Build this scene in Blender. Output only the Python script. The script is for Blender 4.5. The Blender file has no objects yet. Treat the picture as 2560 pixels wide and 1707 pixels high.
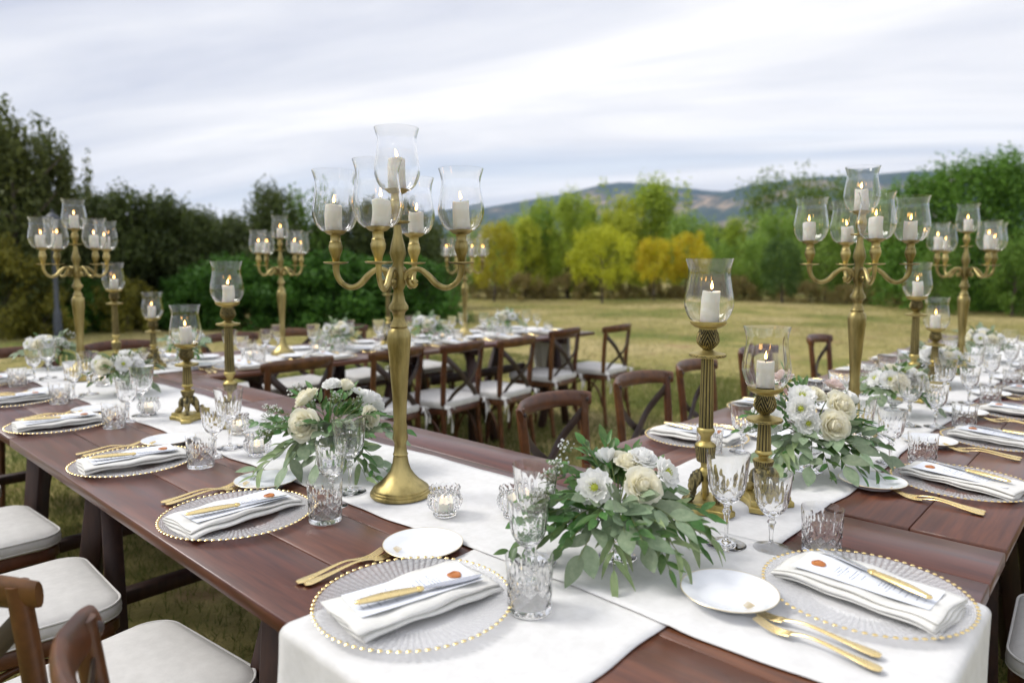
import bpy, math, random
import numpy as np
from mathutils import Vector, Matrix
R = math.radians
PI = math.pi
S = bpy.context.scene
COL = S.collection

# ------------------------------------------------------------------ camera, sky, sun, exposure
ZT = 0.78                     # table top height; x runs along the right/far tables, y along the left table
YAW = 47.5
cam = bpy.data.cameras.new('camera')
cam.sensor_width = 36.0
cam.lens = 24.47
cam.shift_y = -0.0193
cam.clip_start = 0.05
cam.clip_end = 40000
cam.dof.use_dof = True
cam.dof.focus_distance = 1.62
cam.dof.aperture_fstop = 2.4
cam_o = bpy.data.objects.new('camera', cam)
COL.objects.link(cam_o)
cam_o.location = (0, 0, ZT + 0.57)
cam_o.rotation_euler = (R(85.5), 0, R(-YAW))
S.camera = cam_o

SUN_EL, SUN_AZ = 46, 325      # azimuth in degrees from +Y towards +X
w = bpy.data.worlds.new('World')
S.world = w
w.use_nodes = True
nt = w.node_tree
nt.nodes.clear()
def nd(t, k, **kw):
    n = t.nodes.new(k)
    for a, b in kw.items():
        if a in n.inputs.keys(): n.inputs[a].default_value = b
        else: setattr(n, a, b)
    return n
sky = nd(nt, 'ShaderNodeTexSky', sky_type='NISHITA', sun_disc=False, sun_elevation=R(SUN_EL), sun_rotation=R(SUN_AZ), air_density=1.0, dust_density=1.5)
bg1 = nd(nt, 'ShaderNodeBackground', Strength=0.13)
nt.links.new(sky.outputs[0], bg1.inputs[0])
tc = nd(nt, 'ShaderNodeTexCoord')
sep = nd(nt, 'ShaderNodeSeparateXYZ')
nt.links.new(tc.outputs['Generated'], sep.inputs[0])
zz = nd(nt, 'ShaderNodeMath', operation='MAXIMUM'); zz.inputs[1].default_value = 0.0
nt.links.new(sep.outputs[2], zz.inputs[0])
za = nd(nt, 'ShaderNodeMath', operation='ADD'); za.inputs[1].default_value = 0.16
nt.links.new(zz.outputs[0], za.inputs[0])
comb = nd(nt, 'ShaderNodeCombineXYZ')
for i in range(2):
    dv = nd(nt, 'ShaderNodeMath', operation='DIVIDE')
    nt.links.new(sep.outputs[i], dv.inputs[0]); nt.links.new(za.outputs[0], dv.inputs[1])
    nt.links.new(dv.outputs[0], comb.inputs[i])
def cloud_noise(rot, scale, nscale, detail, dist, off):
    r0 = nd(nt, 'ShaderNodeMapping'); r0.inputs['Rotation'].default_value = (0, 0, rot)
    mp = nd(nt, 'ShaderNodeMapping'); mp.inputs['Scale'].default_value = scale; mp.inputs['Location'].default_value = off
    nz = nd(nt, 'ShaderNodeTexNoise', Scale=nscale, Detail=detail, Roughness=0.56, Distortion=dist)
    nt.links.new(comb.outputs[0], r0.inputs[0]); nt.links.new(r0.outputs[0], mp.inputs[0]); nt.links.new(mp.outputs[0], nz.inputs['Vector'])
    return nz
def ramp(t, src, stops):
    rp = nd(t, 'ShaderNodeValToRGB')
    el = rp.color_ramp.elements
    while len(el) < len(stops): el.new(0.5)
    for e, (p, c) in zip(el, stops):
        e.position = p; e.color = (c[0], c[1], c[2], 1) if hasattr(c, '__len__') else (c, c, c, 1)
    t.links.new(src, rp.inputs[0])
    return rp
CLOUD_ROT = R(64)
n1 = cloud_noise(CLOUD_ROT, (0.32, 1.0, 1), 1.15, 11, 0.9, (3.1, 1.7, 0))
n2 = cloud_noise(CLOUD_ROT, (0.30, 1.0, 1), 0.55, 4, 0.25, (9.0, 5.2, 0))
ez = nd(nt, 'ShaderNodeMath', operation='MULTIPLY'); ez.inputs[1].default_value = -7.5      # cloud sheet thins to bright white low down
nt.links.new(zz.outputs[0], ez.inputs[0])
ex = nd(nt, 'ShaderNodeMath', operation='EXPONENT'); nt.links.new(ez.outputs[0], ex.inputs[0])
ad = nd(nt, 'ShaderNodeMath', operation='MULTIPLY_ADD'); ad.inputs[1].default_value = 0.36
nt.links.new(ex.outputs[0], ad.inputs[0]); nt.links.new(n1.outputs[0], ad.inputs[2])
cc = ramp(nt, ad.outputs[0], [(0.38, (0.500, 0.515, 0.590)), (0.50, (0.64, 0.645, 0.685)), (0.64, (0.80, 0.785, 0.785)), (0.90, (1.15, 1.10, 1.05))])
bg2 = nd(nt, 'ShaderNodeBackground', Strength=0.80)
nt.links.new(cc.outputs[0], bg2.inputs[0])
cm = ramp(nt, n2.outputs[0], [(0.34, 0.72), (0.44, 1.0)])
mx = nd(nt, 'ShaderNodeMixShader')
nt.links.new(cm.outputs[0], mx.inputs[0]); nt.links.new(bg1.outputs[0], mx.inputs[1]); nt.links.new(bg2.outputs[0], mx.inputs[2])
out = nd(nt, 'ShaderNodeOutputWorld')
nt.links.new(mx.outputs[0], out.inputs[0])

sun = bpy.data.lights.new('sun', 'SUN')
sun.energy = 1.5
sun.angle = R(22)
sun.color = (1.0, 0.965, 0.91)
sun_o = bpy.data.objects.new('sun', sun)
COL.objects.link(sun_o)
sd = Vector((math.sin(R(SUN_AZ)) * math.cos(R(SUN_EL)), math.cos(R(SUN_AZ)) * math.cos(R(SUN_EL)), math.sin(R(SUN_EL))))
sun_o.rotation_euler = (-sd).to_track_quat('-Z', 'Y').to_euler()

S.view_settings.view_transform = 'Standard'
S.view_settings.look = 'None'
S.view_settings.gamma = 1.0
S.view_settings.exposure = 0.90
S.view_settings.use_curve_mapping = False
S.render.engine = 'CYCLES'
S.cycles.use_denoising = True
S.cycles.max_bounces = 14
S.cycles.diffuse_bounces = 4
S.cycles.glossy_bounces = 5
S.cycles.transmission_bounces = 12
S.cycles.transparent_max_bounces = 16
S.cycles.volume_bounces = 1
S.cycles.caustics_reflective = False
S.cycles.caustics_refractive = True
S.cycles.sample_clamp_indirect = 6.0
S.cycles.blur_glossy = 0.5
S.cycles.use_adaptive_sampling = True
S.cycles.adaptive_threshold = 0.02
S.cycles.use_light_tree = False

rng = np.random.default_rng(7)
random.seed(7)

# ------------------------------------------------------------------ materials
MATS = {}
def newmat(name):
    m = bpy.data.materials.new(name); m.use_nodes = True
    t = m.node_tree; t.nodes.clear()
    o = nd(t, 'ShaderNodeOutputMaterial')
    MATS[name] = m
    return m, t, o
def pmat(name, c1, c2=None, rough=0.5, metal=0.0, nscale=8, ndetail=4, stretch=(1, 1, 1), bump=0.0, bscale=None, coord='Object', spec=0.5, sss=0.0, trans=0.0, coat=0.0, rvar=0.0, objvar=0.0, lo=0.35, hi=0.65, sheen=0.0, bdist=0.002):
    m, t, o = newmat(name)
    p = nd(t, 'ShaderNodeBsdfPrincipled')
    p.inputs['Roughness'].default_value = rough; p.inputs['Metallic'].default_value = metal
    p.inputs['Specular IOR Level'].default_value = spec
    p.inputs['Coat Weight'].default_value = coat; p.inputs['Coat Roughness'].default_value = 0.3
    if sheen: p.inputs['Sheen Weight'].default_value = sheen
    if sss:
        p.inputs['Subsurface Weight'].default_value = sss; p.inputs['Subsurface Radius'].default_value = (1, .7, .4); p.inputs['Subsurface Scale'].default_value = 0.01
    tcn = nd(t, 'ShaderNodeTexCoord'); mp = nd(t, 'ShaderNodeMapping'); mp.inputs['Scale'].default_value = stretch
    t.links.new(tcn.outputs[coord], mp.inputs[0])
    nz = nd(t, 'ShaderNodeTexNoise', Scale=nscale, Detail=ndetail, Roughness=0.6)
    t.links.new(mp.outputs[0], nz.inputs['Vector'])
    c2 = c2 or c1
    rp = ramp(t, nz.outputs[0], [(lo, c1), (hi, c2)])
    colr = rp.outputs[0]
    if objvar:
        oi = nd(t, 'ShaderNodeObjectInfo'); hs = nd(t, 'ShaderNodeHueSaturation')
        for sock, a, b in (('Value', 1 - objvar, 1 + objvar), ('Hue', 0.5 - objvar * .06, 0.5 + objvar * .06)):
            mr = nd(t, 'ShaderNodeMapRange'); mr.inputs[3].default_value = a; mr.inputs[4].default_value = b
            t.links.new(oi.outputs['Random'], mr.inputs[0]); t.links.new(mr.outputs[0], hs.inputs[sock])
        t.links.new(colr, hs.inputs['Color']); colr = hs.outputs[0]
    t.links.new(colr, p.inputs['Base Color'])
    if rvar:
        mr = nd(t, 'ShaderNodeMapRange'); mr.inputs[3].default_value = rough - rvar; mr.inputs[4].default_value = rough + rvar
        t.links.new(nz.outputs[0], mr.inputs[0]); t.links.new(mr.outputs[0], p.inputs['Roughness'])
    if bump:
        b2 = nd(t, 'ShaderNodeTexNoise', Scale=bscale or nscale * 3, Detail=4)
        t.links.new(mp.outputs[0], b2.inputs['Vector'])
        bp = nd(t, 'ShaderNodeBump', Strength=bump, Distance=bdist)
        t.links.new(b2.outputs[0], bp.inputs['Height']); t.links.new(bp.outputs[0], p.inputs['Normal'])
    sh = p.outputs[0]
    if trans:
        tr = nd(t, 'ShaderNodeBsdfTranslucent'); t.links.new(colr, tr.inputs[0])
        ms = nd(t, 'ShaderNodeMixShader'); ms.inputs[0].default_value = trans
        t.links.new(sh, ms.inputs[1]); t.links.new(tr.outputs[0], ms.inputs[2]); sh = ms.outputs[0]
    t.links.new(sh, o.inputs[0])
    return m
def glassmat(name, rough=0.0, ior=1.48, tint=(1, 1, 1)):
    m, t, o = newmat(name)
    g = nd(t, 'ShaderNodeBsdfGlass', Roughness=rough, IOR=ior); g.inputs['Color'].default_value = (*tint, 1)
    t.links.new(g.outputs[0], o.inputs[0])
    return m
def emat(name, c, s):
    m, t, o = newmat(name)
    e = nd(t, 'ShaderNodeEmission', Strength=s); e.inputs[0].default_value = (*c, 1)
    t.links.new(e.outputs[0], o.inputs[0])
    m.cycles.emission_sampling = 'NONE'
    return m
WOOD = pmat('table_wood', (0.075, 0.021, 0.010), (0.150, 0.045, 0.020), rough=0.40, nscale=5, ndetail=6, stretch=(14, 1, 14), bump=0.10, bscale=22, rvar=0.09, objvar=0.24, spec=0.55, coat=0.55)
WOODX = pmat('table_wood_cross', (0.075, 0.021, 0.010), (0.150, 0.045, 0.020), rough=0.40, nscale=5, ndetail=6, stretch=(1, 14, 14), bump=0.10, bscale=22, rvar=0.09, objvar=0.24, spec=0.55, coat=0.55)
WOODL = pmat('table_leg_wood', (0.030, 0.012, 0.009), (0.055, 0.022, 0.014), rough=0.5, nscale=6, stretch=(8, 8, 1), objvar=0.1)
CHW = pmat('chair_wood', (0.070, 0.026, 0.010), (0.150, 0.056, 0.020), rough=0.36, nscale=7, ndetail=5, stretch=(3, 3, 3), bump=0.08, rvar=0.08, objvar=0.18, spec=0.55)
CHD = pmat('chair_brace', (0.035, 0.022, 0.018), (0.06, 0.038, 0.030), rough=0.42, nscale=9, objvar=0.1)
CUSH = pmat('cushion_cotton', (0.68, 0.67, 0.645), (0.75, 0.74, 0.715), rough=0.9, nscale=30, bump=0.35, bscale=220, sheen=0.1, bdist=0.0008)
LINEN = pmat('linen', (0.68, 0.675, 0.66), (0.75, 0.745, 0.735), rough=0.92, nscale=40, ndetail=6, stretch=(1, 1, 1), bump=0.5, bscale=330, sheen=0.1, bdist=0.0006)
NAPK = pmat('napkin_linen', (0.70, 0.69, 0.65), (0.76, 0.75, 0.715), rough=0.92, nscale=50, bump=0.5, bscale=400, sheen=0.1, bdist=0.0006)
BRASS = pmat('aged_gilt_brass', (0.120, 0.095, 0.032), (0.56, 0.455, 0.195), rough=0.42, metal=1.0, nscale=16, ndetail=7, stretch=(1, 1, .16), rvar=0.08, bump=0.15, bscale=60, lo=.30, hi=.62)
OBRASS = pmat('antique_brass', (0.36, 0.285, 0.095), (0.60, 0.49, 0.20), rough=0.50, metal=1.0, nscale=18, ndetail=5, rvar=0.08, bump=0.1)
PATINA = pmat('dark_patina_brass', (0.060, 0.053, 0.030), (0.40, 0.33, 0.15), rough=0.60, metal=0.75, nscale=75, ndetail=4, stretch=(1, 1, .22), bump=0.6, bscale=90, lo=.45, hi=.60)
COLB = pmat('weathered_brass', (0.19, 0.155, 0.060), (0.42, 0.34, 0.14), rough=0.52, metal=0.9, nscale=22, ndetail=5, stretch=(1, 1, .3), bump=0.3, bscale=70)
DARKP = pmat('black_patina', (0.018, 0.016, 0.011), (0.055, 0.046, 0.026), rough=0.6, metal=0.5, nscale=40)
GOLD = pmat('gold_plate', (0.88, 0.67, 0.30), (0.94, 0.75, 0.38), rough=0.27, metal=1.0, nscale=40, rvar=0.05)
GOLDP = pmat('gold_line', (0.75, 0.62, 0.36), (0.82, 0.70, 0.45), rough=0.35, metal=0.6)
STEEL = pmat('steel', (0.72, 0.73, 0.76), rough=0.16, metal=1.0)
PORC = pmat('porcelain', (0.80, 0.82, 0.85), rough=0.12, spec=0.5, coat=0.3)
WAX = pmat('candle_wax', (0.93, 0.90, 0.79), (0.95, 0.925, 0.83), rough=0.5, sss=0.25, nscale=20)
WICK = pmat('wick', (0.03, 0.025, 0.02), rough=0.9)
SEAL = pmat('sealing_wax', (0.42, 0.13, 0.022), (0.52, 0.18, 0.035), rough=0.35, nscale=60, bump=0.3)
GLASS = glassmat('clear_glass')
CRYST = glassmat('cut_crystal', ior=1.52)
FLAME = emat('flame', (1.0, 0.50, 0.13), 9.0)
TEAF = emat('tealight_flame', (1.0, 0.66, 0.36), 2.6)
VOTG = glassmat('pressed_glass', rough=0.06, ior=1.5)
FLAMEC = emat('flame_core', (1.0, 0.80, 0.45), 13.0)
PETC = pmat('cream_petal', (0.93, 0.89, 0.70), (0.95, 0.93, 0.83), rough=0.75, nscale=30, trans=0.38)
PETW = pmat('white_petal', (0.93, 0.93, 0.91), (0.95, 0.95, 0.94), rough=0.75, nscale=30, trans=0.38)
PETP = pmat('blush_petal', (0.80, 0.66, 0.62), (0.87, 0.78, 0.75), rough=0.7, nscale=30, trans=0.35)
CENT = pmat('flower_centre', (0.36, 0.42, 0.03), (0.52, 0.55, 0.08), rough=0.6, nscale=200, bump=0.5)
LEUC = pmat('eucalyptus_leaf', (0.190, 0.270, 0.155), (0.320, 0.395, 0.250), rough=0.6, nscale=38, bump=.25, bscale=120, trans=0.25, objvar=0.26)
LOLI = pmat('olive_leaf', (0.050, 0.130, 0.028), (0.135, 0.255, 0.062), rough=0.42, nscale=25, trans=0.28, objvar=0.32)
LSAG = pmat('sage_leaf', (0.20, 0.29, 0.12), (0.32, 0.39, 0.19), rough=0.6, nscale=25, trans=0.25, objvar=0.15)
STEMM = pmat('stem_green', (0.12, 0.17, 0.04), (0.2, 0.22, 0.07), rough=0.6)
BARK = pmat('bark', (0.06, 0.045, 0.035), (0.13, 0.105, 0.085), rough=0.9, nscale=12, stretch=(1, 1, .2), bump=0.8, bdist=.02)
LAMPM = pmat('lamp_post_paint', (0.055, 0.065, 0.085), (0.075, 0.085, 0.105), rough=0.45)
LAMPG = pmat('lamp_glass', (0.45, 0.47, 0.5), rough=0.2)

def leafmat(name, a, b, trans=0.42):
    m, t, o = newmat(name)
    p = nd(t, 'ShaderNodeBsdfPrincipled', Roughness=0.6)
    p.inputs['Specular IOR Level'].default_value = 0.3
    g = nd(t, 'ShaderNodeNewGeometry')
    oi = nd(t, 'ShaderNodeObjectInfo')
    tcn = nd(t, 'ShaderNodeTexCoord')
    nz = nd(t, 'ShaderNodeTexNoise', Scale=1.1, Detail=2)
    t.links.new(tcn.outputs['Object'], nz.inputs['Vector'])
    mxr = nd(t, 'ShaderNodeMath', operation='MULTIPLY_ADD'); mxr.inputs[1].default_value = 0.45
    t.links.new(g.outputs['Random Per Island'], mxr.inputs[0])
    sub = nd(t, 'ShaderNodeMath', operation='MULTIPLY_ADD'); sub.inputs[1].default_value = 1.3; sub.inputs[2].default_value = -0.38
    t.links.new(nz.outputs[0], sub.inputs[0]); t.links.new(sub.outputs[0], mxr.inputs[2])
    rp = ramp(t, mxr.outputs[0], [(0.1, a), (0.9, b)])
    t.links.new(rp.outputs[0], p.inputs['Base Color'])
    tr = nd(t, 'ShaderNodeBsdfTranslucent'); t.links.new(rp.outputs[0], tr.inputs[0])
    ms = nd(t, 'ShaderNodeMixShader'); ms.inputs[0].default_value = trans
    t.links.new(p.outputs[0], ms.inputs[1]); t.links.new(tr.outputs[0], ms.inputs[2]); t.links.new(ms.outputs[0], o.inputs[0])
    return m
TREEM = dict(
    dark=leafmat('dark_foliage', (0.052, 0.075, 0.022), (0.129, 0.169, 0.045)),
    loose=leafmat('loose_foliage', (0.064, 0.085, 0.025), (0.180, 0.205, 0.057)),
    mid=leafmat('mid_foliage', (0.087, 0.163, 0.026), (0.210, 0.349, 0.054)),
    green=leafmat('green_foliage', (0.154, 0.266, 0.048), (0.375, 0.529, 0.099)),
    darkgreen=leafmat('dark_green_foliage', (0.058, 0.115, 0.029), (0.146, 0.240, 0.059)),
    poplar=leafmat('poplar_foliage', (0.209, 0.308, 0.038), (0.510, 0.616, 0.073)),
    yellowgreen=leafmat('yellow_green_foliage', (0.295, 0.353, 0.038), (0.634, 0.661, 0.068)),
    yellow=leafmat('yellow_foliage', (0.352, 0.384, 0.033), (0.708, 0.726, 0.047)),
    gold=leafmat('golden_foliage', (0.544, 0.370, 0.023), (0.703, 0.710, 0.041)),
    orange=leafmat('orange_foliage', (0.358, 0.290, 0.030), (0.567, 0.564, 0.045)),
    round=leafmat('round_crown_foliage', (0.090, 0.149, 0.035), (0.239, 0.341, 0.071)),
    bigbush=leafmat('bush_foliage', (0.076, 0.170, 0.026), (0.190, 0.362, 0.050)),
    yshrub=leafmat('yellow_shrub_foliage', (0.153, 0.154, 0.025), (0.306, 0.278, 0.041)),
    gshrub=leafmat('green_shrub_foliage', (0.043, 0.119, 0.018), (0.108, 0.257, 0.032)),
    dry=leafmat('dry_shrub_foliage', (0.211, 0.171, 0.062), (0.404, 0.325, 0.123)))

# ------------------------------------------------------------------ mesh helpers
class MB:
    """collects vertices and faces of one mesh"""
    def __init__(s): s.v = []; s.f = []; s.m = []; s.n = 0; s.sm = []
    def add(s, V, F, mi=0, smooth=True):
        V = np.asarray(V, float).reshape(-1, 3)
        s.v.append(V)
        for q in F:
            s.f.append([int(i) + s.n for i in q])
        s.m += [mi] * len(F); s.sm += [smooth] * len(F); s.n += len(V)
        return s
    def mesh(s, name, *mats):
        me = bpy.data.meshes.new(name)
        me.from_pydata(np.concatenate(s.v).tolist(), [], s.f)
        for m in mats: me.materials.append(m)
        me.polygons.foreach_set('material_index', s.m)
        me.polygons.foreach_set('use_smooth', s.sm)
        me.update()
        if name not in ('rose', 'lisianthus', 'flower_bud', 'cushion', 'napkin', 'table_runner'): me.set_sharp_from_angle(angle=R(46))
        return me
def gridf(nu, nv, cu=False, cv=False, off=0):
    F = []
    for i in range(nu if cu else nu - 1):
        for j in range(nv if cv else nv - 1):
            F.append((off + i * nv + j, off + ((i + 1) % nu) * nv + j, off + ((i + 1) % nu) * nv + (j + 1) % nv, off + i * nv + (j + 1) % nv))
    return F
def lathe(prof, seg=32, fn=None, close=False):
    """prof (r,z) list; fn(th,r,z)->r radial modulation. returns V,F  (normals out when the profile rises)"""
    P = np.array(prof, float); n = len(P)
    th = np.linspace(0, 2 * PI, seg, endpoint=False)
    T, Rr = np.meshgrid(th, P[:, 0], indexing='ij'); _, Z = np.meshgrid(th, P[:, 1], indexing='ij')
    if fn is not None: Rr = fn(T, Rr, Z, np.arange(n)[None, :].repeat(seg, 0))
    V = np.stack([Rr * np.cos(T), Rr * np.sin(T), Z], -1).reshape(-1, 3)
    return V, gridf(seg, n, True, close)
def smoothprof(prof, k=6):
    P = np.array(prof, float); d = np.r_[0, np.cumsum(np.hypot(*np.diff(P, axis=0).T))]
    n = len(P); outp = []
    for i in range(n - 1):
        p0, p1, p2, p3 = P[max(i - 1, 0)], P[i], P[i + 1], P[min(i + 2, n - 1)]
        for t in np.linspace(0, 1, k, endpoint=False):
            outp.append(0.5 * (2 * p1 + (p2 - p0) * t + (2 * p0 - 5 * p1 + 4 * p2 - p3) * t * t + (3 * p1 - p0 - 3 * p2 + p3) * t ** 3))
    outp.append(P[-1])
    return np.array(outp)
def tube(path, rad, seg=8, flat=1.0, up=(0, 0, 1), caps=True):
    """swept ellipse; rad scalar or list; flat = thickness ratio along `up`"""
    P = np.array(path, float); n = len(P)
    rad = np.full(n, rad) if np.isscalar(rad) else np.array(rad, float)
    fl = np.full(n, flat) if np.isscalar(flat) else np.array(flat, float)
    T = np.gradient(P, axis=0); T /= np.linalg.norm(T, axis=1)[:, None] + 1e-12
    U = np.array(up, float)
    A = np.cross(T, U); bad = np.linalg.norm(A, axis=1) < 1e-3
    A[bad] = np.cross(T[bad], np.array([1., 0.02, 0])); A /= np.linalg.norm(A, axis=1)[:, None]
    B = np.cross(A, T)
    th = np.linspace(0, 2 * PI, seg, endpoint=False)
    V = P[:, None, :] + rad[:, None, None] * (np.cos(th)[None, :, None] * A[:, None, :] + fl[:, None, None] * np.sin(th)[None, :, None] * B[:, None, :])
    F = gridf(n, seg, False, True)
    if caps: F += [tuple(range(seg)), tuple(range((n - 1) * seg + seg - 1, (n - 1) * seg - 1, -1))]
    return V.reshape(-1, 3), F
def spline(pts, k=8):
    P = np.array(pts, float); n = len(P); o = []
    for i in range(n - 1):
        p0, p1, p2, p3 = P[max(i - 1, 0)], P[i], P[i + 1], P[min(i + 2, n - 1)]
        for t in np.linspace(0, 1, k, endpoint=False):
            o.append(0.5 * (2 * p1 + (p2 - p0) * t + (2 * p0 - 5 * p1 + 4 * p2 - p3) * t * t + (3 * p1 - p0 - 3 * p2 + p3) * t ** 3))
    o.append(P[-1])
    return np.array(o)
def lerp(n, *vals): return np.interp(np.linspace(0, 1, n), np.linspace(0, 1, len(vals)), vals)
def cbox(x0, x1, y0, y1, z0, z1, c=0.003):
    """chamfered box (all edges), 24 verts"""
    V = []; idx = {}
    lo = (x0, y0, z0); hi = (x1, y1, z1)
    for sx in (0, 1):
        for sy in (0, 1):
            for sz in (0, 1):
                s = (sx, sy, sz)
                for ax in range(3):
                    p = []
                    for k in range(3):
                        e = lo[k] if not s[k] else hi[k]
                        inn = e + c if not s[k] else e - c
                        p.append(e if k == ax else inn)
                    idx[(s, ax)] = len(V); V.append(p)
    F = []
    for ax in range(3):
        a, b = [(1, 2), (2, 0), (0, 1)][ax]
        for sgn in (0, 1):
            q = []
            for (da, db) in ((0, 0), (1, 0), (1, 1), (0, 1)):
                s = [0, 0, 0]; s[ax] = sgn; s[a] = da; s[b] = db; q.append(idx[(tuple(s), ax)])
            F.append(q if sgn else q[::-1])
    for ax in range(3):      # edges parallel to ax
        a, b = [(1, 2), (2, 0), (0, 1)][ax]
        for da in (0, 1):
            for db in (0, 1):
                s0 = [0, 0, 0]; s0[a] = da; s0[b] = db; s1 = list(s0); s1[ax] = 1
                q = [idx[(tuple(s0), a)], idx[(tuple(s1), a)], idx[(tuple(s1), b)], idx[(tuple(s0), b)]]
                F.append(q if (da ^ db) else q[::-1])
    for s in [(i, j, k) for i in (0, 1) for j in (0, 1) for k in (0, 1)]:
        q = [idx[(s, 0)], idx[(s, 1)], idx[(s, 2)]]
        F.append(q if (sum(s) % 2) else q[::-1])
    return np.array(V, float), F
def beam(p, q, wx, wy, c=0.003, up=(0, 0, 1)):
    """square bar from p to q"""
    p = Vector(p); q = Vector(q); d = q - p
    V, F = cbox(-wx / 2, wx / 2, -wy / 2, wy / 2, 0, d.length, c)
    z = d.normalized(); x = Vector(up).cross(z)
    if x.length < 1e-3: x = Vector((1, 0, 0))
    x.normalize(); y = z.cross(x)
    M = np.array([[x[0], y[0], z[0]], [x[1], y[1], z[1]], [x[2], y[2], z[2]]])
    return V @ M.T + np.array(p), F
def xf(V, loc=(0, 0, 0), rz=0, sc=1):
    c, s = math.cos(rz), math.sin(rz)
    V = np.asarray(V, float) * sc
    return np.stack([V[:, 0] * c - V[:, 1] * s, V[:, 0] * s + V[:, 1] * c, V[:, 2]], -1) + np.array(loc)
def mk(V, F, name, mat, smooth=True):
    return MB().add(V, F, 0, smooth).mesh(name, mat)
def obj(name, me, parent=None, loc=None, rot=None, sc=None, mat=None):
    o = bpy.data.objects.new(name, me); COL.objects.link(o)
    if parent is not None: o.parent = parent
    if loc is not None: o.location = loc
    if rot is not None: o.rotation_euler = rot
    if sc is not None: o.scale = (sc, sc, sc) if np.isscalar(sc) else sc
    if mat is not None:
        o.material_slots[0].link = 'OBJECT'; o.material_slots[0].material = mat
    return o
def tag(o, label=None, cat=None, group=None, kind=None):
    if label: o['label'] = label
    if cat: o['category'] = cat
    if group: o['group'] = group
    if kind: o['kind'] = kind
    return o
def thing(name, label, cat, group, loc, rz=0, parts=(), rx=0, ry=0, sc=None):
    """an Empty at the thing's base with (part, mesh, subparts) children sharing mesh data"""
    e = obj(name, None, None, loc, (rx, ry, rz), sc)
    e.empty_display_size = 0.05
    tag(e, label, cat, group)
    for p in parts:
        po = obj(p[0], p[1], e)
        for sp in (p[2] if len(p) > 2 else ()):
            obj(sp[0], sp[1], po)
    return e
def single(name, me, label, cat, group, loc, rz=0, rx=0, ry=0, sc=None):
    return tag(obj(name, me, None, loc, (rx, ry, rz), sc), label, cat, group)
ORD = ['first', 'second', 'third', 'fourth', 'fifth', 'sixth', 'seventh', 'eighth']

# ------------------------------------------------------------------ the setting: meadow, hills, trees
CR, SR = math.cos(R(YAW)), math.sin(R(YAW))
def site(right, fwd, z=0.0):
    """metres to the right of and in front of the end of the tables -> world"""
    return (right * CR + fwd * SR, -right * SR + fwd * CR, z)
def bigmesh(name, V, Q, mat, smooth=False):
    me = bpy.data.meshes.new(name)
    V = np.asarray(V, np.float32); Q = np.asarray(Q, np.int32); k = Q.shape[1]
    me.vertices.add(len(V)); me.vertices.foreach_set('co', V.ravel())
    me.loops.add(Q.size); me.loops.foreach_set('vertex_index', Q.ravel())
    me.polygons.add(len(Q)); me.polygons.foreach_set('loop_start', np.arange(len(Q), dtype=np.int32) * k)
    me.materials.append(mat)
    me.polygons.foreach_set('use_smooth', np.full(len(Q), smooth))
    me.update(calc_edges=True)
    return me
def vnoise(x, y, seed=0):
    r = np.random.default_rng(seed); o = np.zeros_like(x)
    for k in range(14):
        a = r.uniform(0, 2 * PI); fq = r.uniform(.5, 2.2); ph = r.uniform(0, 6.28)
        o += np.sin((x * math.cos(a) + y * math.sin(a)) * fq + ph) / 14
    return o * 2.4
def meadow_material():
    m, t, o = newmat('meadow_grass')
    p = nd(t, 'ShaderNodeBsdfPrincipled', Roughness=0.95); p.inputs['Specular IOR Level'].default_value = 0.15
    tcn = nd(t, 'ShaderNodeTexCoord')
    a = nd(t, 'ShaderNodeTexNoise', Scale=0.23, Detail=6, Roughness=0.65)
    b = nd(t, 'ShaderNodeTexNoise', Scale=5.0, Detail=6, Roughness=0.7)
    c = nd(t, 'ShaderNodeTexNoise', Scale=60.0, Detail=3)
    for q in (a, b, c): t.links.new(tcn.outputs['Object'], q.inputs['Vector'])
    r1 = ramp(t, a.outputs[0], [(0.38, (0.165, 0.200, 0.050)), (0.49, (0.350, 0.315, 0.120)), (0.61, (0.490, 0.410, 0.215))])
    r2 = ramp(t, b.outputs[0], [(0.30, (0.50, 0.54, 0.42)), (0.66, (1.18, 1.12, 1.05))])
    e_ = nd(t, 'ShaderNodeTexNoise', Scale=1.1, Detail=5, Roughness=0.6); t.links.new(tcn.outputs['Object'], e_.inputs['Vector'])
    bare = ramp(t, e_.outputs[0], [(0.60, 0.0), (0.68, 0.75)]); tuft = ramp(t, e_.outputs[0], [(0.30, 0.7), (0.40, 0.0)])
    m1 = nd(t, 'ShaderNodeMix', data_type='RGBA'); m1.inputs[7].default_value = (.40, .27, .165, 1)
    t.links.new(bare.outputs[0], m1.inputs[0]); t.links.new(r1.outputs[0], m1.inputs[6])
    m2 = nd(t, 'ShaderNodeMix', data_type='RGBA'); m2.inputs[7].default_value = (.12, .165, .04, 1)
    t.links.new(tuft.outputs[0], m2.inputs[0]); t.links.new(m1.outputs[2], m2.inputs[6])
    ml = nd(t, 'ShaderNodeMix', data_type='RGBA', blend_type='MULTIPLY'); ml.inputs[0].default_value = 1.0
    t.links.new(m2.outputs[2], ml.inputs[6]); t.links.new(r2.outputs[0], ml.inputs[7])
    t.links.new(ml.outputs[2], p.inputs['Base Color'])
    bp = nd(t, 'ShaderNodeBump', Strength=0.8, Distance=0.03)
    t.links.new(c.outputs[0], bp.inputs['Height']); t.links.new(bp.outputs[0], p.inputs['Normal'])
    t.links.new(p.outputs[0], o.inputs[0])
    return m
MEADOW = meadow_material()
g = np.linspace(-1, 1, 161); g = np.sign(g) * (np.abs(g) * 60 + np.abs(g) ** 9 * 9500)
X, Y = np.meshgrid(g, g, indexing='ij')
dist = np.hypot(X, Y)
Z = vnoise(X * .35, Y * .35, 3) * 0.10 * np.clip((dist - 7) / 12, 0, 1) - .01
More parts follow.
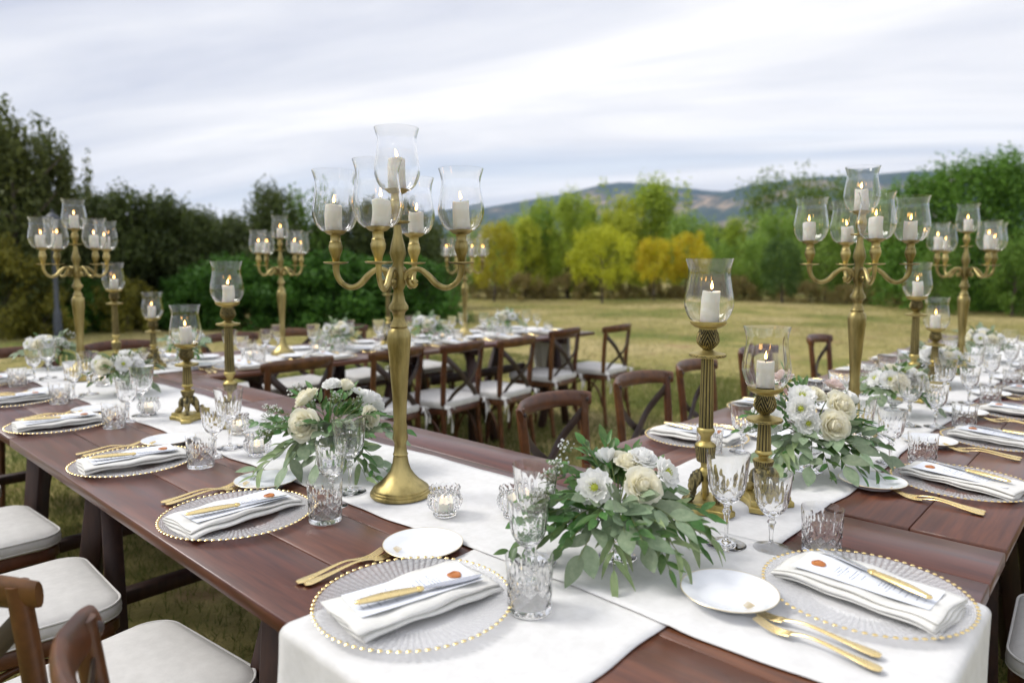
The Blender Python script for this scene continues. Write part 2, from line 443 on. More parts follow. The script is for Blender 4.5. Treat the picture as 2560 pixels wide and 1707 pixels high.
V = np.stack([X, Y, Z], -1).reshape(-1, 3)
tag(obj('meadow', bigmesh('meadow', V, gridf(161, 161), MEADOW, True)), 'dry mown meadow with green and straw patches', kind='structure')

def hill_material():
    m, t, o = newmat('wooded_hillside')
    p = nd(t, 'ShaderNodeBsdfPrincipled', Roughness=1.0); p.inputs['Specular IOR Level'].default_value = 0.0
    tcn = nd(t, 'ShaderNodeTexCoord')
    a = nd(t, 'ShaderNodeTexNoise', Scale=0.0021, Detail=7, Roughness=0.62)
    b = nd(t, 'ShaderNodeTexNoise', Scale=0.012, Detail=5, Roughness=0.65)
    for q in (a, b): t.links.new(tcn.outputs['Object'], q.inputs['Vector'])
    f = ramp(t, b.outputs[0], [(0.35, (0.022, 0.038, 0.024)), (0.65, (0.060, 0.080, 0.042))])
    d = ramp(t, b.outputs[0], [(0.40, (0.12, 0.10, 0.06)), (0.55, (0.40, 0.29, 0.18))])
    k = ramp(t, a.outputs[0], [(0.53, 0.0), (0.60, 1.0)])
    mx_ = nd(t, 'ShaderNodeMix', data_type='RGBA')
    t.links.new(k.outputs[0], mx_.inputs[0]); t.links.new(f.outputs[0], mx_.inputs[6]); t.links.new(d.outputs[0], mx_.inputs[7])
    t.links.new(mx_.outputs[2], p.inputs['Base Color']); t.links.new(p.outputs[0], o.inputs[0])
    return m
HILLM = hill_material()
def ridge(name, label, prof, fwd, depth, seed, amp, nx=220, ny=46):
    px, pz = zip(*prof)
    xs = np.linspace(px[0], px[-1], nx); ts = np.linspace(-1, 1, ny)
    Xr, Tr = np.meshgrid(xs, ts, indexing='ij')
    hz = np.interp(xs, px, pz)[:, None]
    sh = np.clip(1 - np.abs(Tr), 0, 1) ** 0.9
    nz = vnoise(Xr / 420, Tr * depth / 420, seed) + .5 * vnoise(Xr / 160, Tr * depth / 160, seed + 1)
    Zr = hz * sh + nz * amp * sh ** .5 * (1 - .8 * (np.abs(Tr) < .05)) - 6
    Fr = fwd + Tr * depth
    P = np.stack([Xr * CR + Fr * SR, -Xr * SR + Fr * CR, Zr], -1).reshape(-1, 3)
    return tag(obj(name, bigmesh(name, P, gridf(nx, ny), HILLM, True)), label, kind='structure')
ridge('mountain', 'long wooded mountain ridge fading to blue', [(-9500, 250), (-7416, 278), (-4414, 315), (-2162, 353), (-1036, 392), (-600, 440), (-248, 512), (90, 572), (465, 636), (766, 715), (953, 738), (1141, 715), (1441, 690), (1666, 660), (1967, 650), (2600, 600), (4000, 560), (9500, 300)], 6000, 2300, 5, 26)
ridge('far_hill', 'lower hillside with bare tan clearings on the right', [(300, 30), (900, 250), (1150, 400), (1300, 470), (1480, 540), (1667, 590), (1900, 625), (2140, 650), (2450, 660), (2800, 690), (3200, 700), (4300, 680), (6500, 560)], 5000, 1700, 9, 20)

# --- trees
def crown_mesh(name, seed, n, K, env, z0, leaf, clump, spikes=0, mat=None, stretch=1.0):
    r = np.random.default_rng(seed)
    u = r.random(K); zc = z0 + (1 - z0) * (u * .98)
    ang = r.uniform(0, 2 * PI, K); rr = np.array([env(q) for q in (zc - z0) / (1 - z0)]) * np.sqrt(r.uniform(.12, 1, K))
    cx = rr * np.cos(ang); cy = rr * np.sin(ang)
    cs = clump * r.uniform(.55, 1.25, K)
    csz = cs * r.uniform(.8, 1.3, K) * stretch
    if spikes:
        sx = r.uniform(-.28, .28, spikes); sy = r.uniform(-.28, .28, spikes)
        zs = r.uniform(.80, 1.0, spikes)
        cx = np.r_[cx, sx]; cy = np.r_[cy, sy]; zc = np.r_[zc, zs]; cs = np.r_[cs, r.uniform(.02, .045, spikes)]; csz = np.r_[csz, r.uniform(.07, .17, spikes)]
    K2 = len(cx)
    w_ = cs ** 1.6; k = r.choice(K2, n, p=w_ / w_.sum())
    dv = r.normal(size=(n, 3)); dv /= np.linalg.norm(dv, axis=1)[:, None]
    rad = r.random(n) ** .45
    P = np.stack([cx[k] + dv[:, 0] * cs[k] * rad, cy[k] + dv[:, 1] * cs[k] * rad, np.maximum(zc[k] + dv[:, 2] * csz[k] * rad, .01)], -1)
    nrm = dv + r.normal(size=(n, 3)) * .7 + np.array([0, 0, .35]); nrm /= np.linalg.norm(nrm, axis=1)[:, None]
    t = np.cross(nrm, r.normal(size=(n, 3))); t /= np.linalg.norm(t, axis=1)[:, None]
    b = np.cross(nrm, t); L = leaf * r.uniform(.6, 1.3, n)[:, None]
    Q = np.stack([P - t * L, P - b * L * .45, P + t * L, P + b * L * .45], 1).reshape(-1, 3)
    return bigmesh(name, Q, np.arange(4 * n).reshape(n, 4), mat)
def trunk_mesh(name, seed, h=0.8, r0=0.022, limbs=7, low=.3):
    r = np.random.default_rng(seed); mb = MB()
    path = [(0, 0, -.02)] + [(r.normal() * .012, r.normal() * .012, h * k / 6) for k in range(1, 7)]
    P = spline(path, 3); mb.add(*tube(P, lerp(len(P), r0 * 1.25, r0 * .9, r0 * .6, r0 * .2), 8))
    for i in range(limbs):
        z = r.uniform(low, h * .9); a = r.uniform(0, 2 * PI); l = r.uniform(.15, .3)
        q = [(0, 0, z), (math.cos(a) * l * .5, math.sin(a) * l * .5, z + l * .35), (math.cos(a) * l, math.sin(a) * l, z + l * .9)]
        P = spline(q, 4); mb.add(*tube(P, lerp(len(P), r0 * .5, r0 * .28, r0 * .1), 6))
    return mb.mesh(name, BARK)
ell = lambda zt: max(0.0, 1 - (2 * zt - 1) ** 2) ** .5
SPEC = {   # envelope half-width, first foliage height, leaves, clumps, leaf, clump size, spikes, trunk
    'dark': (lambda z: .38 * max(.0, (1 - z ** 3)) ** .6, .02, 10000, 90, .020, .11, 22, dict(h=.8, low=.2)),
    'loose': (lambda z: .30 * (1 - z * .75), .15, 5200, 60, .018, .075, 16, dict(h=.95, low=.2)),
    'mid': (lambda z: .36 * ell(.12 + .86 * z), .10, 8000, 75, .020, .10, 14, dict(h=.75)),
    'green': (lambda z: .30 * ell(.10 + .88 * z), .18, 8000, 80, .0165, .085, 22, dict(h=.8)),
    'darkgreen': (lambda z: .36 * ell(.10 + .88 * z), .20, 8000, 70, .018, .10, 12, dict(h=.8)),
    'poplar': (lambda z: .20 * (1 - z) ** .5 + .04, .10, 9000, 90, .014, .070, 20, dict(h=.9)),
    'yellowgreen': (lambda z: .25 * (1 - z) ** .5 + .05, .14, 8500, 85, .0155, .080, 20, dict(h=.9)),
    'yellow': (lambda z: .46 * ell(.12 + .86 * z), .34, 6000, 75, .019, .095, 8, dict(h=.85, r0=.018, low=.35)),
    'gold': (lambda z: .42 * ell(.12 + .86 * z), .36, 5600, 65, .021, .10, 10, dict(h=.85, r0=.02, low=.36)),
    'orange': (lambda z: .36 * ell(.10 + .88 * z), .28, 6500, 70, .019, .10, 12, dict(h=.85, r0=.02, low=.3)),
    'round': (lambda z: .38 * ell(.15 + .83 * z), .15, 9000, 80, .016, .11, 8, dict(h=.8)),
    'bigbush': (lambda z: .38 * max(0., 1 - z ** 4) ** .6, .02, 11000, 110, .016, .085, 34, dict(h=.85, low=.2)),
    'yshrub': (lambda z: .62 * ell(.25 + .73 * z), .02, 4500, 55, .036, .14, 8, dict(h=.6, low=.1)),
    'gshrub': (lambda z: .68 * max(0., 1 - z ** 3) ** .6, .02, 6500, 70, .034, .15, 10, dict(h=.6, low=.1)),
    'dry': (lambda z: .95 * max(0., 1 - z ** 2) ** .6, .02, 3500, 60, .042, .17, 14, dict(h=.6, low=.1)),
}
CROWN = {}; TRUNK = {}
for i, (k, (env, z0, n, K, leaf, cl, sp, tk)) in enumerate(SPEC.items()):
    CROWN[k] = [crown_mesh('crown', 100 + i * 10 + j, n, K, env, z0, leaf, cl, sp, TREEM[k], 1.9 if k in ('green', 'poplar', 'yellowgreen', 'bigbush', 'mid', 'loose', 'round') else 1.25) for j in range(2)]
    TRUNK[k] = trunk_mesh('trunk', 300 + i, **tk)
TREES = [   # right, forward, height, kind, width, label
    (-10.8, 14.0, 4.10, 'dark', 1.0, 'tall dark evergreen cut off by the left edge of the picture'),
    (-9.6, 13.5, 4.20, 'loose', 0.8, 'tall loose dark tree, the tallest at the far left'),
    (-9.4, 14.5, 3.90, 'loose', 0.7, 'sparse feathery tree behind the lamp post'),
    (-11.3, 15.5, 3.40, 'dark', 1.1, 'broad dark evergreen low behind the tall trees at far left'),
    (-10.7, 17.0, 3.03, 'dark', 1.0, 'dark evergreen just right of the lamp post'),
    (-9.4, 16.0, 2.86, 'dark', 1.0, 'dark evergreen behind the leftmost candelabrum'),
    (-8.7, 16.0, 2.94, 'dark', 1.0, 'dark bushy evergreen right of the leftmost candelabrum'),
    (-8.2, 16.5, 2.86, 'dark', 1.0, 'dark evergreen above the two short far candlesticks'),
    (-7.7, 17.0, 2.51, 'dark', 1.0, 'lower dark evergreen behind the shorter left candlestick'),
    (-7.1, 18.0, 2.51, 'dark', 1.0, 'dark evergreen beyond the taller left candlestick, below the gap of sky'),
    (-6.0, 17.5, 3.16, 'dark', 0.9, 'dark pointed evergreen behind the far table\'s left candelabrum'),
    (-5.3, 18.0, 3.10, 'mid', 0.9, 'brighter green tree right of the far table\'s left candelabrum'),
    (-4.7, 18.5, 2.79, 'dark', 1.0, 'dark evergreen left of the big central candelabrum'),
    (-3.9, 19.0, 2.88, 'dark', 1.0, 'dark evergreen hidden behind the big candelabrum\'s left glasses'),
    (-3.0, 19.0, 2.88, 'dark', 1.0, 'dark evergreen right behind the big candelabrum\'s stem'),
    (-2.4, 20.0, 2.33, 'dark', 0.9, 'last dark evergreen, at the right end of the dark row'),
    (-9.4, 12.8, 1.75, 'yshrub', 0.7, 'yellow shrub at the left edge of the picture'),
    (-8.9, 13.2, 0.95, 'yshrub', 1.3, 'low yellow-green shrub at the foot of the lamp post'),
    (-8.1, 14.6, 1.10, 'yshrub', 1.0, 'low yellowing shrub behind the shorter far candlestick'),
    (-5.2, 16.2, 1.40, 'gshrub', 1.4, 'green shrub right of the far table\'s left candelabrum'),
    (-4.3, 16.6, 1.60, 'gshrub', 1.3, 'dense green shrub left of the big candelabrum\'s stem'),
    (-3.4, 17.0, 1.50, 'gshrub', 1.3, 'dense green shrub behind the big candelabrum\'s stem'),
    (-2.4, 17.5, 1.45, 'gshrub', 1.3, 'rounded green shrub ending the hedge at the meadow'),
    (-6.4, 15.9, 1.50, 'gshrub', 1.3, 'dark green shrub behind the taller left candlestick'),
    (-7.3, 15.6, 1.10, 'gshrub', 1.2, 'dark green shrub behind the shorter left candlestick'),
    (-9.0, 14.4, 1.10, 'gshrub', 1.2, 'dark green shrub right of the lamp post'),
    (-2.0, 29.0, 3.10, 'green', 0.9, 'green tree seen between the big candelabrum\'s right arm and the hedge'),
    (-0.7, 27.0, 2.95, 'orange', 0.9, 'orange-yellow autumn tree right of the big candelabrum'),
    (.6, 30.0, 3.30, 'yellowgreen', 1.1, 'yellow-green tree right of the orange tree'),
    (4.3, 29.5, 3.60, 'yellowgreen', 1.1, 'yellow-green tree filling the gap right of the small yellow tree'),
    (1.3, 31.5, 4.20, 'poplar', 1.0, 'slim green poplar left of the two-tipped poplar'),
    (7.9, 31.0, 3.60, 'green', 1.1, 'green tree behind the larger golden tree'),
    (11.3, 30.0, 3.70, 'green', 1.1, 'green tree left of the tall rounded trees'),
    (1.0, 31.0, 3.70, 'green', 1.0, 'green tree between the orange tree and the poplars'),
    (2.4, 30.0, 4.40, 'poplar', 0.9, 'yellow-green poplar with two tips at mid picture'),
    (3.5, 32.0, 4.20, 'poplar', 0.8, 'slim poplar behind the yellow tree'),
    (3.3, 25.5, 2.80, 'yellow', 1.0, 'small yellow tree with a bare trunk standing out in the meadow'),
    (5.0, 32.0, 4.40, 'yellowgreen', 1.0, 'yellow-green tree behind the small yellow tree'),
    (6.6, 33.0, 5.30, 'poplar', 1.3, 'tallest broad poplar against the blue mountain'),
    (5.5, 27.0, 2.40, 'gold', 0.8, 'smaller golden tree left of the tall candlestick'),
    (6.9, 27.5, 2.60, 'gold', 0.9, 'larger golden tree above the tall candlestick'),
    (8.6, 29.0, 2.30, 'green', 1.0, 'pale green tree right of the golden trees'),
    (9.7, 28.0, 2.60, 'green', 1.0, 'pale green tree second right of the golden trees'),
    (10.1, 26.0, 2.30, 'darkgreen', 1.0, 'dark green small tree with a thin trunk in the meadow'),
    (13.9, 36.0, 5.70, 'round', 1.1, 'tall rounded tree left of the right candelabrum'),
    (16.2, 36.0, 5.50, 'round', 1.1, 'tall rounded tree right behind the right candelabrum'),
    (12.6, 28.0, 3.20, 'green', 1.1, 'pale green tree under the tall rounded trees'),
    (14.2, 28.0, 3.00, 'mid', 1.0, 'mid green tree behind the right candelabrum\'s stem'),
    (13.8, 25.0, 3.90, 'green', 1.0, 'green tree at the left end of the big right thicket'),
    (14.0, 24.0, 4.23, 'bigbush', 1.0, 'leftmost bush of the big right thicket'),
    (14.6, 23.0, 4.50, 'bigbush', 1.0, 'second bush of the big right thicket, behind the far candelabrum'),
    (15.5, 22.5, 4.59, 'bigbush', 1.0, 'third bush of the big right thicket'),
    (16.4, 22.0, 4.68, 'bigbush', 1.0, 'fourth bush of the big right thicket, at the right edge'),
    (17.4, 22.0, 4.32, 'bigbush', 1.1, 'last bush of the right thicket, cut off by the picture edge'),
    (14.4, 20.0, 2.10, 'mid', 1.0, 'small green tree in front of the right thicket at the edge'),
    (12.9, 21.0, 1.90, 'mid', 0.9, 'small green tree between the two right candelabra'),
]
for i, (r_, f_, h_, k, wd, lab) in enumerate(TREES):
    shrub = 'shrub' in k or k == 'bigbush'
    e = tag(obj('shrub' if shrub else 'tree', None, None, site(r_, f_, -.03), (0, 0, i * 1.7)), lab, 'shrub' if shrub else 'tree', 'trees and shrubs around the meadow')
    obj('trunk', TRUNK[k], e, sc=(h_ * .8, h_ * .8, h_ * .78))
    obj('crown', CROWN[k][i % 2], e, sc=(h_ * wd, h_ * wd, h_))
rr_ = np.random.default_rng(5)
for i in range(26):       # rough dry growth along the far edge of the meadow
    r_ = -3.2 + i * .92; f_ = 29.5 - .02 * r_ ** 2 + rr_.uniform(-.9, .9); h_ = rr_.uniform(.55, 1.05)
    e = tag(obj('dry_shrub', None, None, site(r_, f_, -.03), (0, 0, i)), 'rough brown undergrowth along the far edge of the meadow', 'shrub', 'dry undergrowth at the meadow edge')
    obj('trunk', TRUNK['dry'], e, sc=(h_,) * 3)
    obj('crown', CROWN['dry'][i % 2], e, sc=(h_ * 1.2, h_ * 1.2, h_))
for i in range(30):       # the wood that closes the view behind the single trees
    r_ = -17 + i * 1.55; f_ = 41 + rr_.uniform(-2, 3) if r_ > -2 else 23.5 + rr_.uniform(-1, 1.5)
    h_ = rr_.uniform(2.3, 3.0) if r_ < 0 else rr_.uniform(3.0, 3.7)
    if r_ < -10: h_ += .5
    k = ['poplar', 'yellowgreen', 'green'][i % 3] if 0 < r_ < 11 else ['mid', 'darkgreen', 'green'][i % 3] if r_ > 0 else 'dark'
    if 0 < r_ < 11: f_ -= 4.5; h_ += .25
    e = tag(obj('tree', None, None, site(r_, f_, -.03), (0, 0, i)), 'background tree closing the view behind the front trees', 'tree', 'background wood')
    obj('trunk', TRUNK[k], e, sc=(h_,) * 3)
    obj('crown', CROWN[k][(i + 1) % 2], e, sc=(h_ * 1.15, h_ * 1.15, h_))

# --- grass blades (nobody could count them)
def blades(name, n, region, hmin, hmax, width, mat, seed, label):
    r = np.random.default_rng(seed)
    P = region(r, n); n = len(P)
    a = r.uniform(0, 2 * PI, n); h = r.uniform(hmin, hmax, n); ln = r.uniform(.2, .9, n) * h; la = r.uniform(0, 2 * PI, n)
    d = np.stack([np.cos(a), np.sin(a), 0 * a], -1) * (width * r.uniform(.6, 1.3, n))[:, None]
    tip = P + np.stack([np.cos(la) * ln, np.sin(la) * ln, h], -1)
    V = np.stack([P - d, P + d, tip], 1).reshape(-1, 3)
    return tag(obj(name, bigmesh(name, V, np.arange(3 * n).reshape(n, 3), mat)), label, 'grass', kind='stuff')
GRASS = leafmat('grass_blade', (0.065, 0.105, 0.018), (0.25, 0.26, 0.07), .4)
GRASS2 = leafmat('dry_grass_blade', (0.24, 0.245, 0.08), (0.50, 0.42, 0.215), .35)
def reg_near(r, n):
    x = r.uniform(-1.2, 8, n); y = r.uniform(-1.5, 8, n); k = vnoise(x * 2, y * 2, 8) > r.uniform(-1.3, .7, n)
    return np.stack([x, y, 0 * x - .012], -1)[k]
def reg_far(r, n):
    f = 5 + 24 * r.random(n) ** .75; s = r.uniform(-.85, .85, n) * f
    k = vnoise(s * .8, f * .8, 12) > r.uniform(-1.2, .9, n); s, f = s[k], f[k]
    x, y = s * CR + f * SR, -s * SR + f * CR; dd = np.hypot(x, y)
    z = vnoise(x * .35, y * .35, 3) * 0.10 * np.clip((dd - 7) / 12, 0, 1) - .03
    return np.stack([x, y, z], -1)
blades('grass', 420000, reg_near, .02, .065, .0026, GRASS, 21, 'short green grass round and under the tables')
blades('meadow_grass', 130000, reg_far, .03, .11, .008, GRASS2, 22, 'dry straw-coloured grass across the meadow')

# --- lamp post
mb = MB(); mb.add(*lathe([(.0, 0), (.13, 0), (.13, .05), (.085, .09), (.075, .55), (.06, .62), (.045, .66), (.04, 2.1), (.06, 2.14), (.05, 2.18), (.0, 2.18)], 16))
lp = mb.mesh('pole', LAMPM)
lg = mk(*lathe([(.05, 2.18), (.09, 2.2), (.14, 2.42), (.14, 2.43)], 6), 'lantern_glass', LAMPG, False)
lc = mk(*lathe([(.17, 2.42), (.17, 2.44), (.06, 2.55), (.02, 2.58), (.02, 2.64), (0, 2.65)], 6), 'lantern_cap', LAMPM, False)
thing('lamp_post', 'slate grey lamp post with a lantern in front of the dark trees', 'lamp post', None, site(-8.25, 12.6), 0, [('pole', lp), ('lantern', lg, [('lantern_cap', lc)])], sc=.9)

# ------------------------------------------------------------------ tables
def make_table(label, x0, x1, y0, y1, along, n=6, rz=0.0):
    cx, cy = (x0 + x1) / 2, (y0 + y1) / 2; hx, hy = (x1 - x0) / 2, (y1 - y0) / 2
    e = tag(obj('dining_table', None, None, (cx, cy, 0), (0, 0, rz)), label, 'table', 'long wooden banquet tables')
    th = .028; hw, hl = (hx, hy) if along == 'y' else (hy, hx)
    for i in range(n):
        a = -hw + 2 * hw * i / n + .0009; b = -hw + 2 * hw * (i + 1) / n - .0009
        dz = rng.uniform(-.0006, .0004)
        bx = (a, b, -hl, hl) if along == 'y' else (-hl, hl, a, b)
        V, F = cbox(*bx, ZT - th + dz, ZT + dz, .0022)
        obj('plank', mk(V, F, 'plank', WOOD if along == 'y' else WOODX, False), e)
    def ax(l, w_, z): return (w_, l, z) if along == 'y' else (l, w_, z)
    for sl in (-1, 1):
        l0 = sl * (hl - min(.34, hl * .45))
        V, F = beam(ax(l0, -hw + .06, ZT - th - .031), ax(l0, hw - .06, ZT - th - .031), .06, .055)
        ba = obj('batten', mk(V, F, 'batten', WOODL, False), e)
        for sw in (-1, 1):
            V, F = beam(ax(l0 - sl * .0, sw * (hw - .17), ZT - th - .05), ax(l0 + sl * .05, sw * (hw - .09), 0), .06, .06)
            obj('leg', mk(V, F, 'leg', WOODL, False), e)
            V, F = beam(ax(l0 - sl * .0, sw * (hw - .19), ZT - th - .05), ax(l0 - sl * .23, sw * (hw - .13), 0), .055, .06)
            obj('leg', mk(V, F, 'leg', WOODL, False), e)
        V, F = beam(ax(l0 + sl * .02, -hw + .12, .26), ax(l0 + sl * .02, hw - .12, .26), .05, .045)
        obj('crossbar', mk(V, F, 'crossbar', WOODL, False), e)
    V, F = beam(ax(-hl + .3, .06, .45), ax(hl - .3, .06, .45), .045, .07)
    obj('stretcher', mk(V, F, 'stretcher', WOODL, False), e)
    return e
make_table('dark red-brown plank table at the near corner under the crossing runners', .55, 1.665, .185, .968, 'y')
make_table('nearer dark plank table of the left row, under the big candelabrum', .55, 1.575, .972, 2.78, 'y')
make_table('farther dark plank table of the left row, at the left picture edge', .55, 1.575, 2.785, 4.61, 'y')
make_table('dark plank table of the right row next to the near corner', 1.685, 3.12, .185, 1.25, 'x')
make_table('middle plank table of the right row', 3.125, 4.56, .185, 1.25, 'x')
make_table('farthest plank table of the right row, at the right picture edge', 4.565, 6.0, .185, 1.25, 'x')
make_table('plank table of the far row adjoining the left row', 1.582, 3.29, 3.59, 4.61, 'x')
make_table('plank table at the far right end of the far row', 3.295, 5.0, 3.59, 4.61, 'x')

# ------------------------------------------------------------------ runners
def runner(label, axis, a0, a1, lat0, lat1, zoff, drop, bumps=(), seed=0, fold=()):
    """sheet along `axis` from a0 (flat end) to a1 (over the table edge, hanging); lat0/lat1 = (low, high) side at both ends"""
    r = np.random.default_rng(seed); sg = 1 if a1 > a0 else -1
    L = abs(a1 - a0); n = int(L / .02)
    A = list(a0 + (a1 - a0) * np.linspace(0, 1, n)); Zs = [ZT] * n
    if drop:
        rad = .014
        for k in range(1, 7):
            t = k / 6 * PI / 2; A.append(a1 + sg * rad * math.sin(t)); Zs.append(ZT - rad * (1 - math.cos(t)))
        for k in range(1, 28):
            A.append(a1 + sg * (rad + .0012 * k * (k / 28))); Zs.append(ZT - rad - drop * k / 27)
    A = np.array(A); Zs = np.array(Zs); m = 25
    f = np.clip((A - a0) / (a1 - a0), 0, 1)
    lo = lat0[0] + (lat1[0] - lat0[0]) * f; hi = lat0[1] + (lat1[1] - lat0[1]) * f
    wav = lambda s: .0045 * np.sin(A * 7.3 + s) + .003 * np.sin(A * 17 + 2 * s) + .0012 * np.sin(A * 43 + s)
    lo = lo + wav(seed + .3); hi = hi + wav(seed + 2.1)
    t = np.linspace(0, 1, m)
    LAT = lo[:, None] + (hi - lo)[:, None] * t[None, :]
    AA = A[:, None].repeat(m, 1); ZZ = Zs[:, None].repeat(m, 1).copy()
    zo = np.full(len(A), zoff)
    for c, hw, h in bumps: zo = zo + h / (1 + np.exp((np.abs(A - c) - hw) / .012))
    flat = (Zs > ZT - 1e-6)[:, None]
    rip = .0011 * (1 + vnoise(AA * 9, LAT * 14, seed + 5)) + .0008 * (1 + vnoise(AA * 26, LAT * 34, seed + 6)) + .0007 * ((t < .045) | (t > .955))[None, :] + .0012 * np.exp(-((t - .5) / .03) ** 2)[None, :] + .0012 * np.exp(-(((AA + .21) % .62 - .31) / .008) ** 2)
    for c, amp in fold: rip = rip + amp * np.exp(-((AA - c - .12 * (LAT - LAT.mean())) / .012) ** 2)
    rip = rip * .5
    ZZ = ZZ + np.where(flat, zo[:, None] + rip, zoff)
    hang = np.clip((ZT - Zs) / .3, 0, 1)[:, None]
    AA = AA + sg * np.where(flat, 0, zo[:, None] + .001) + sg * hang * (.010 * np.sin(LAT * 31 + seed) + .006 * np.sin(LAT * 67))
    P = np.stack([LAT, AA, ZZ] if axis == 'y' else [AA, LAT, ZZ], -1).reshape(-1, 3)
    F = gridf(len(A), m)
    if (axis == 'y') == (sg > 0): F = [q[::-1] for q in F]
    o = tag(obj('table_runner', mk(P, F, 'table_runner', LINEN)), label, 'table runner', 'white linen table runners')
    s = o.modifiers.new('cloth_thickness', 'SOLIDIFY'); s.thickness = .0014; s.offset = 0
    return o
runner('white linen runner along the left table, draped over the right edge of the near corner', 'y', 4.58, .185, (.905, 1.29), (.955, 1.375), .0028, .42, [(.74, .24, .0032), (4.10, .24, .003)], 1, [(1.9, .002), (.55, .0025), (2.7, .002)])
runner('white linen runner along the right table, draped over the front edge of the near corner', 'x', 5.98, .55, (.515, .925), (.535, .985), .0022, .25, [], 2, [(1.9, .002), (.75, .0015)])
runner('white linen runner along the far table, hanging over its right end', 'x', 1.0, 5.0, (3.88, 4.30), (3.88, 4.32), .0022, .40, [], 3, [])

# ------------------------------------------------------------------ cross-back chairs (facing +y locally)
def chair_parts():
    P = {}
    for s, nm in ((-1, 'l'), (1, 'r')):
        pth = spline([(s * .205, -.235, 0), (s * .195, -.205, .22), (s * .190, -.190, .44), (s * .195, -.198, .64), (s * .205, -.222, .865)], 6)
        P['post' + nm] = mk(*tube(pth, lerp(len(pth), .015, .018, .019, .019, .018), 10), 'back_post', CHW)
        P['fleg' + nm] = mk(*tube(spline([(s * .185, .185, .43), (s * .195, .20, .2), (s * .205, .215, 0)], 4), lerp(9, .020, .018, .013), 10), 'leg', CHW)
        hoop = spline([(s * .19, -.19, .17), (s * .19, -.13, .33), (s * .19, 0, .395), (s * .19, .12, .33), (s * .195, .195, .17)], 6)
        P['hoop' + nm] = mk(*tube(hoop, .010, 8), 'side_hoop', CHW)
        br = spline([(s * .195, -.212, .80), (s * .10, -.250, .70), (0, -.245 - .008 * s, .62), (-s * .11, -.215, .54), (-s * .185, -.196, .455)], 6)
        P['brace' + nm] = mk(*tube(br, .020, 8, .22, up=(0, 1, .25)), 'cross_brace', CHD)
    rail = spline([(-.232, -.200, .845), (-.20, -.224, .848), (-.12, -.264, .853), (0, -.280, .856), (.12, -.264, .853), (.20, -.224, .848), (.232, -.200, .845)], 6)
    V, F = tube(rail, lerp(len(rail), .026, .031, .033, .034, .033, .031, .026), 12, .42, up=(0, 1, .18))
    P['rail'] = mk(V, F, 'top_rail', CHW)
    for s in (-1, 1): P['screw%d' % s] = mk(*xf2(lathe([(0, .006), (.006, .005), (.009, 0), (.009, -.004)], 10), (s * .207, -.199, .845), 'y'), 'screw', CHD)
    # seat: rounded trapezoid frame
    def outline(wf, wb, d0, d1, k=10):
        cs = [(-wb, d0), (wb, d0), (wf, d1), (-wf, d1)]; pts = []
        for i, (x, y) in enumerate(cs):
            a0 = [PI, 1.5 * PI, 0, .5 * PI][i]; rr = .07 if i > 1 else .045
            ox = x + rr * (1 if x < 0 else -1); oy = y + rr * (1 if i < 2 else -1)
            for t in np.linspace(0, PI / 2, k): pts.append((ox + rr * math.cos(a0 + t), oy + rr * math.sin(a0 + t)))
        return np.array(pts)
    o = outline(.222, .20, -.215, .225); n = len(o)
    def ring(sc, z): return np.c_[o[:, 0] * sc, o[:, 1] * sc, np.full(n, z)]
    def stack(rings, fn=None):
        V = np.concatenate(rings); k = len(rings); F = [tuple(reversed(q)) for q in gridf(k, n, False, True)]
        F += [tuple(range(n))[::-1], tuple(range((k - 1) * n, k * n))]
        return V, F
    P['seat'] = mk(*stack([ring(.96, .405), ring(1, .412), ring(1, .442), ring(.97, .450)]), 'seat', CHW)
    # cushion with crowned top and piping
    R0 = [(.985, .452), (1.02, .460), (1.03, .472), (1.02, .486), (.985, .496), (.90, .503), (.7, .509), (.45, .512), (.2, .513), (.05, .5133)]
    rings = []
    for q, z in R0:
        a = np.arctan2(o[:, 1], o[:, 0]); rings.append(np.c_[o[:, 0] * q, o[:, 1] * q, z + .0022 * np.sin(a * 3 + q * 9) * q + .0015 * np.sin(a * 11 + q * 23) * (q > .6)])
    P['cushion'] = mk(*stack(rings), 'cushion', CUSH)
    mb = MB()
    for q, z in ((1.012, .4905), (1.015, .458)):
        pp = np.c_[o[:, 0] * q, o[:, 1] * q, np.full(n, z)]; pp = np.r_[pp, pp[:1]]
        mb.add(*tube(pp, .0032, 6, caps=False))
    P['piping'] = mb.mesh('piping', CUSH)
    for s in (-1, 1):
        mb = MB()
        mb.add(*tube(spline([(s * .19, -.20, .475), (s * .215, -.235, .478), (s * .235, -.25, .465), (s * .215, -.262, .47), (s * .195, -.245, .475)], 5), .007, 6, .35))
        mb.add(*tube(spline([(s * .20, -.235, .475), (s * .17, -.262, .465), (s * .155, -.262, .45)], 5), .007, 6, .35))
        mb.add(*tube(spline([(s * .20, -.24, .475), (s * .20, -.262, .42), (s * .19, -.268, .36), (s * .185, -.262, .30)], 5), .0075, 6, .3))
        mb.add(*tube(spline([(s * .205, -.24, .475), (s * .225, -.265, .43), (s * .23, -.262, .37)], 5), .0075, 6, .3))
        P['tie%d' % s] = mb.mesh('tie', CUSH)
    return P
def xf2(vf, loc, axis):
    V, F = vf
    if axis == 'y': V = np.stack([V[:, 0], V[:, 2] , -V[:, 1]], -1)
    return V + np.array(loc), F
CP = chair_parts()
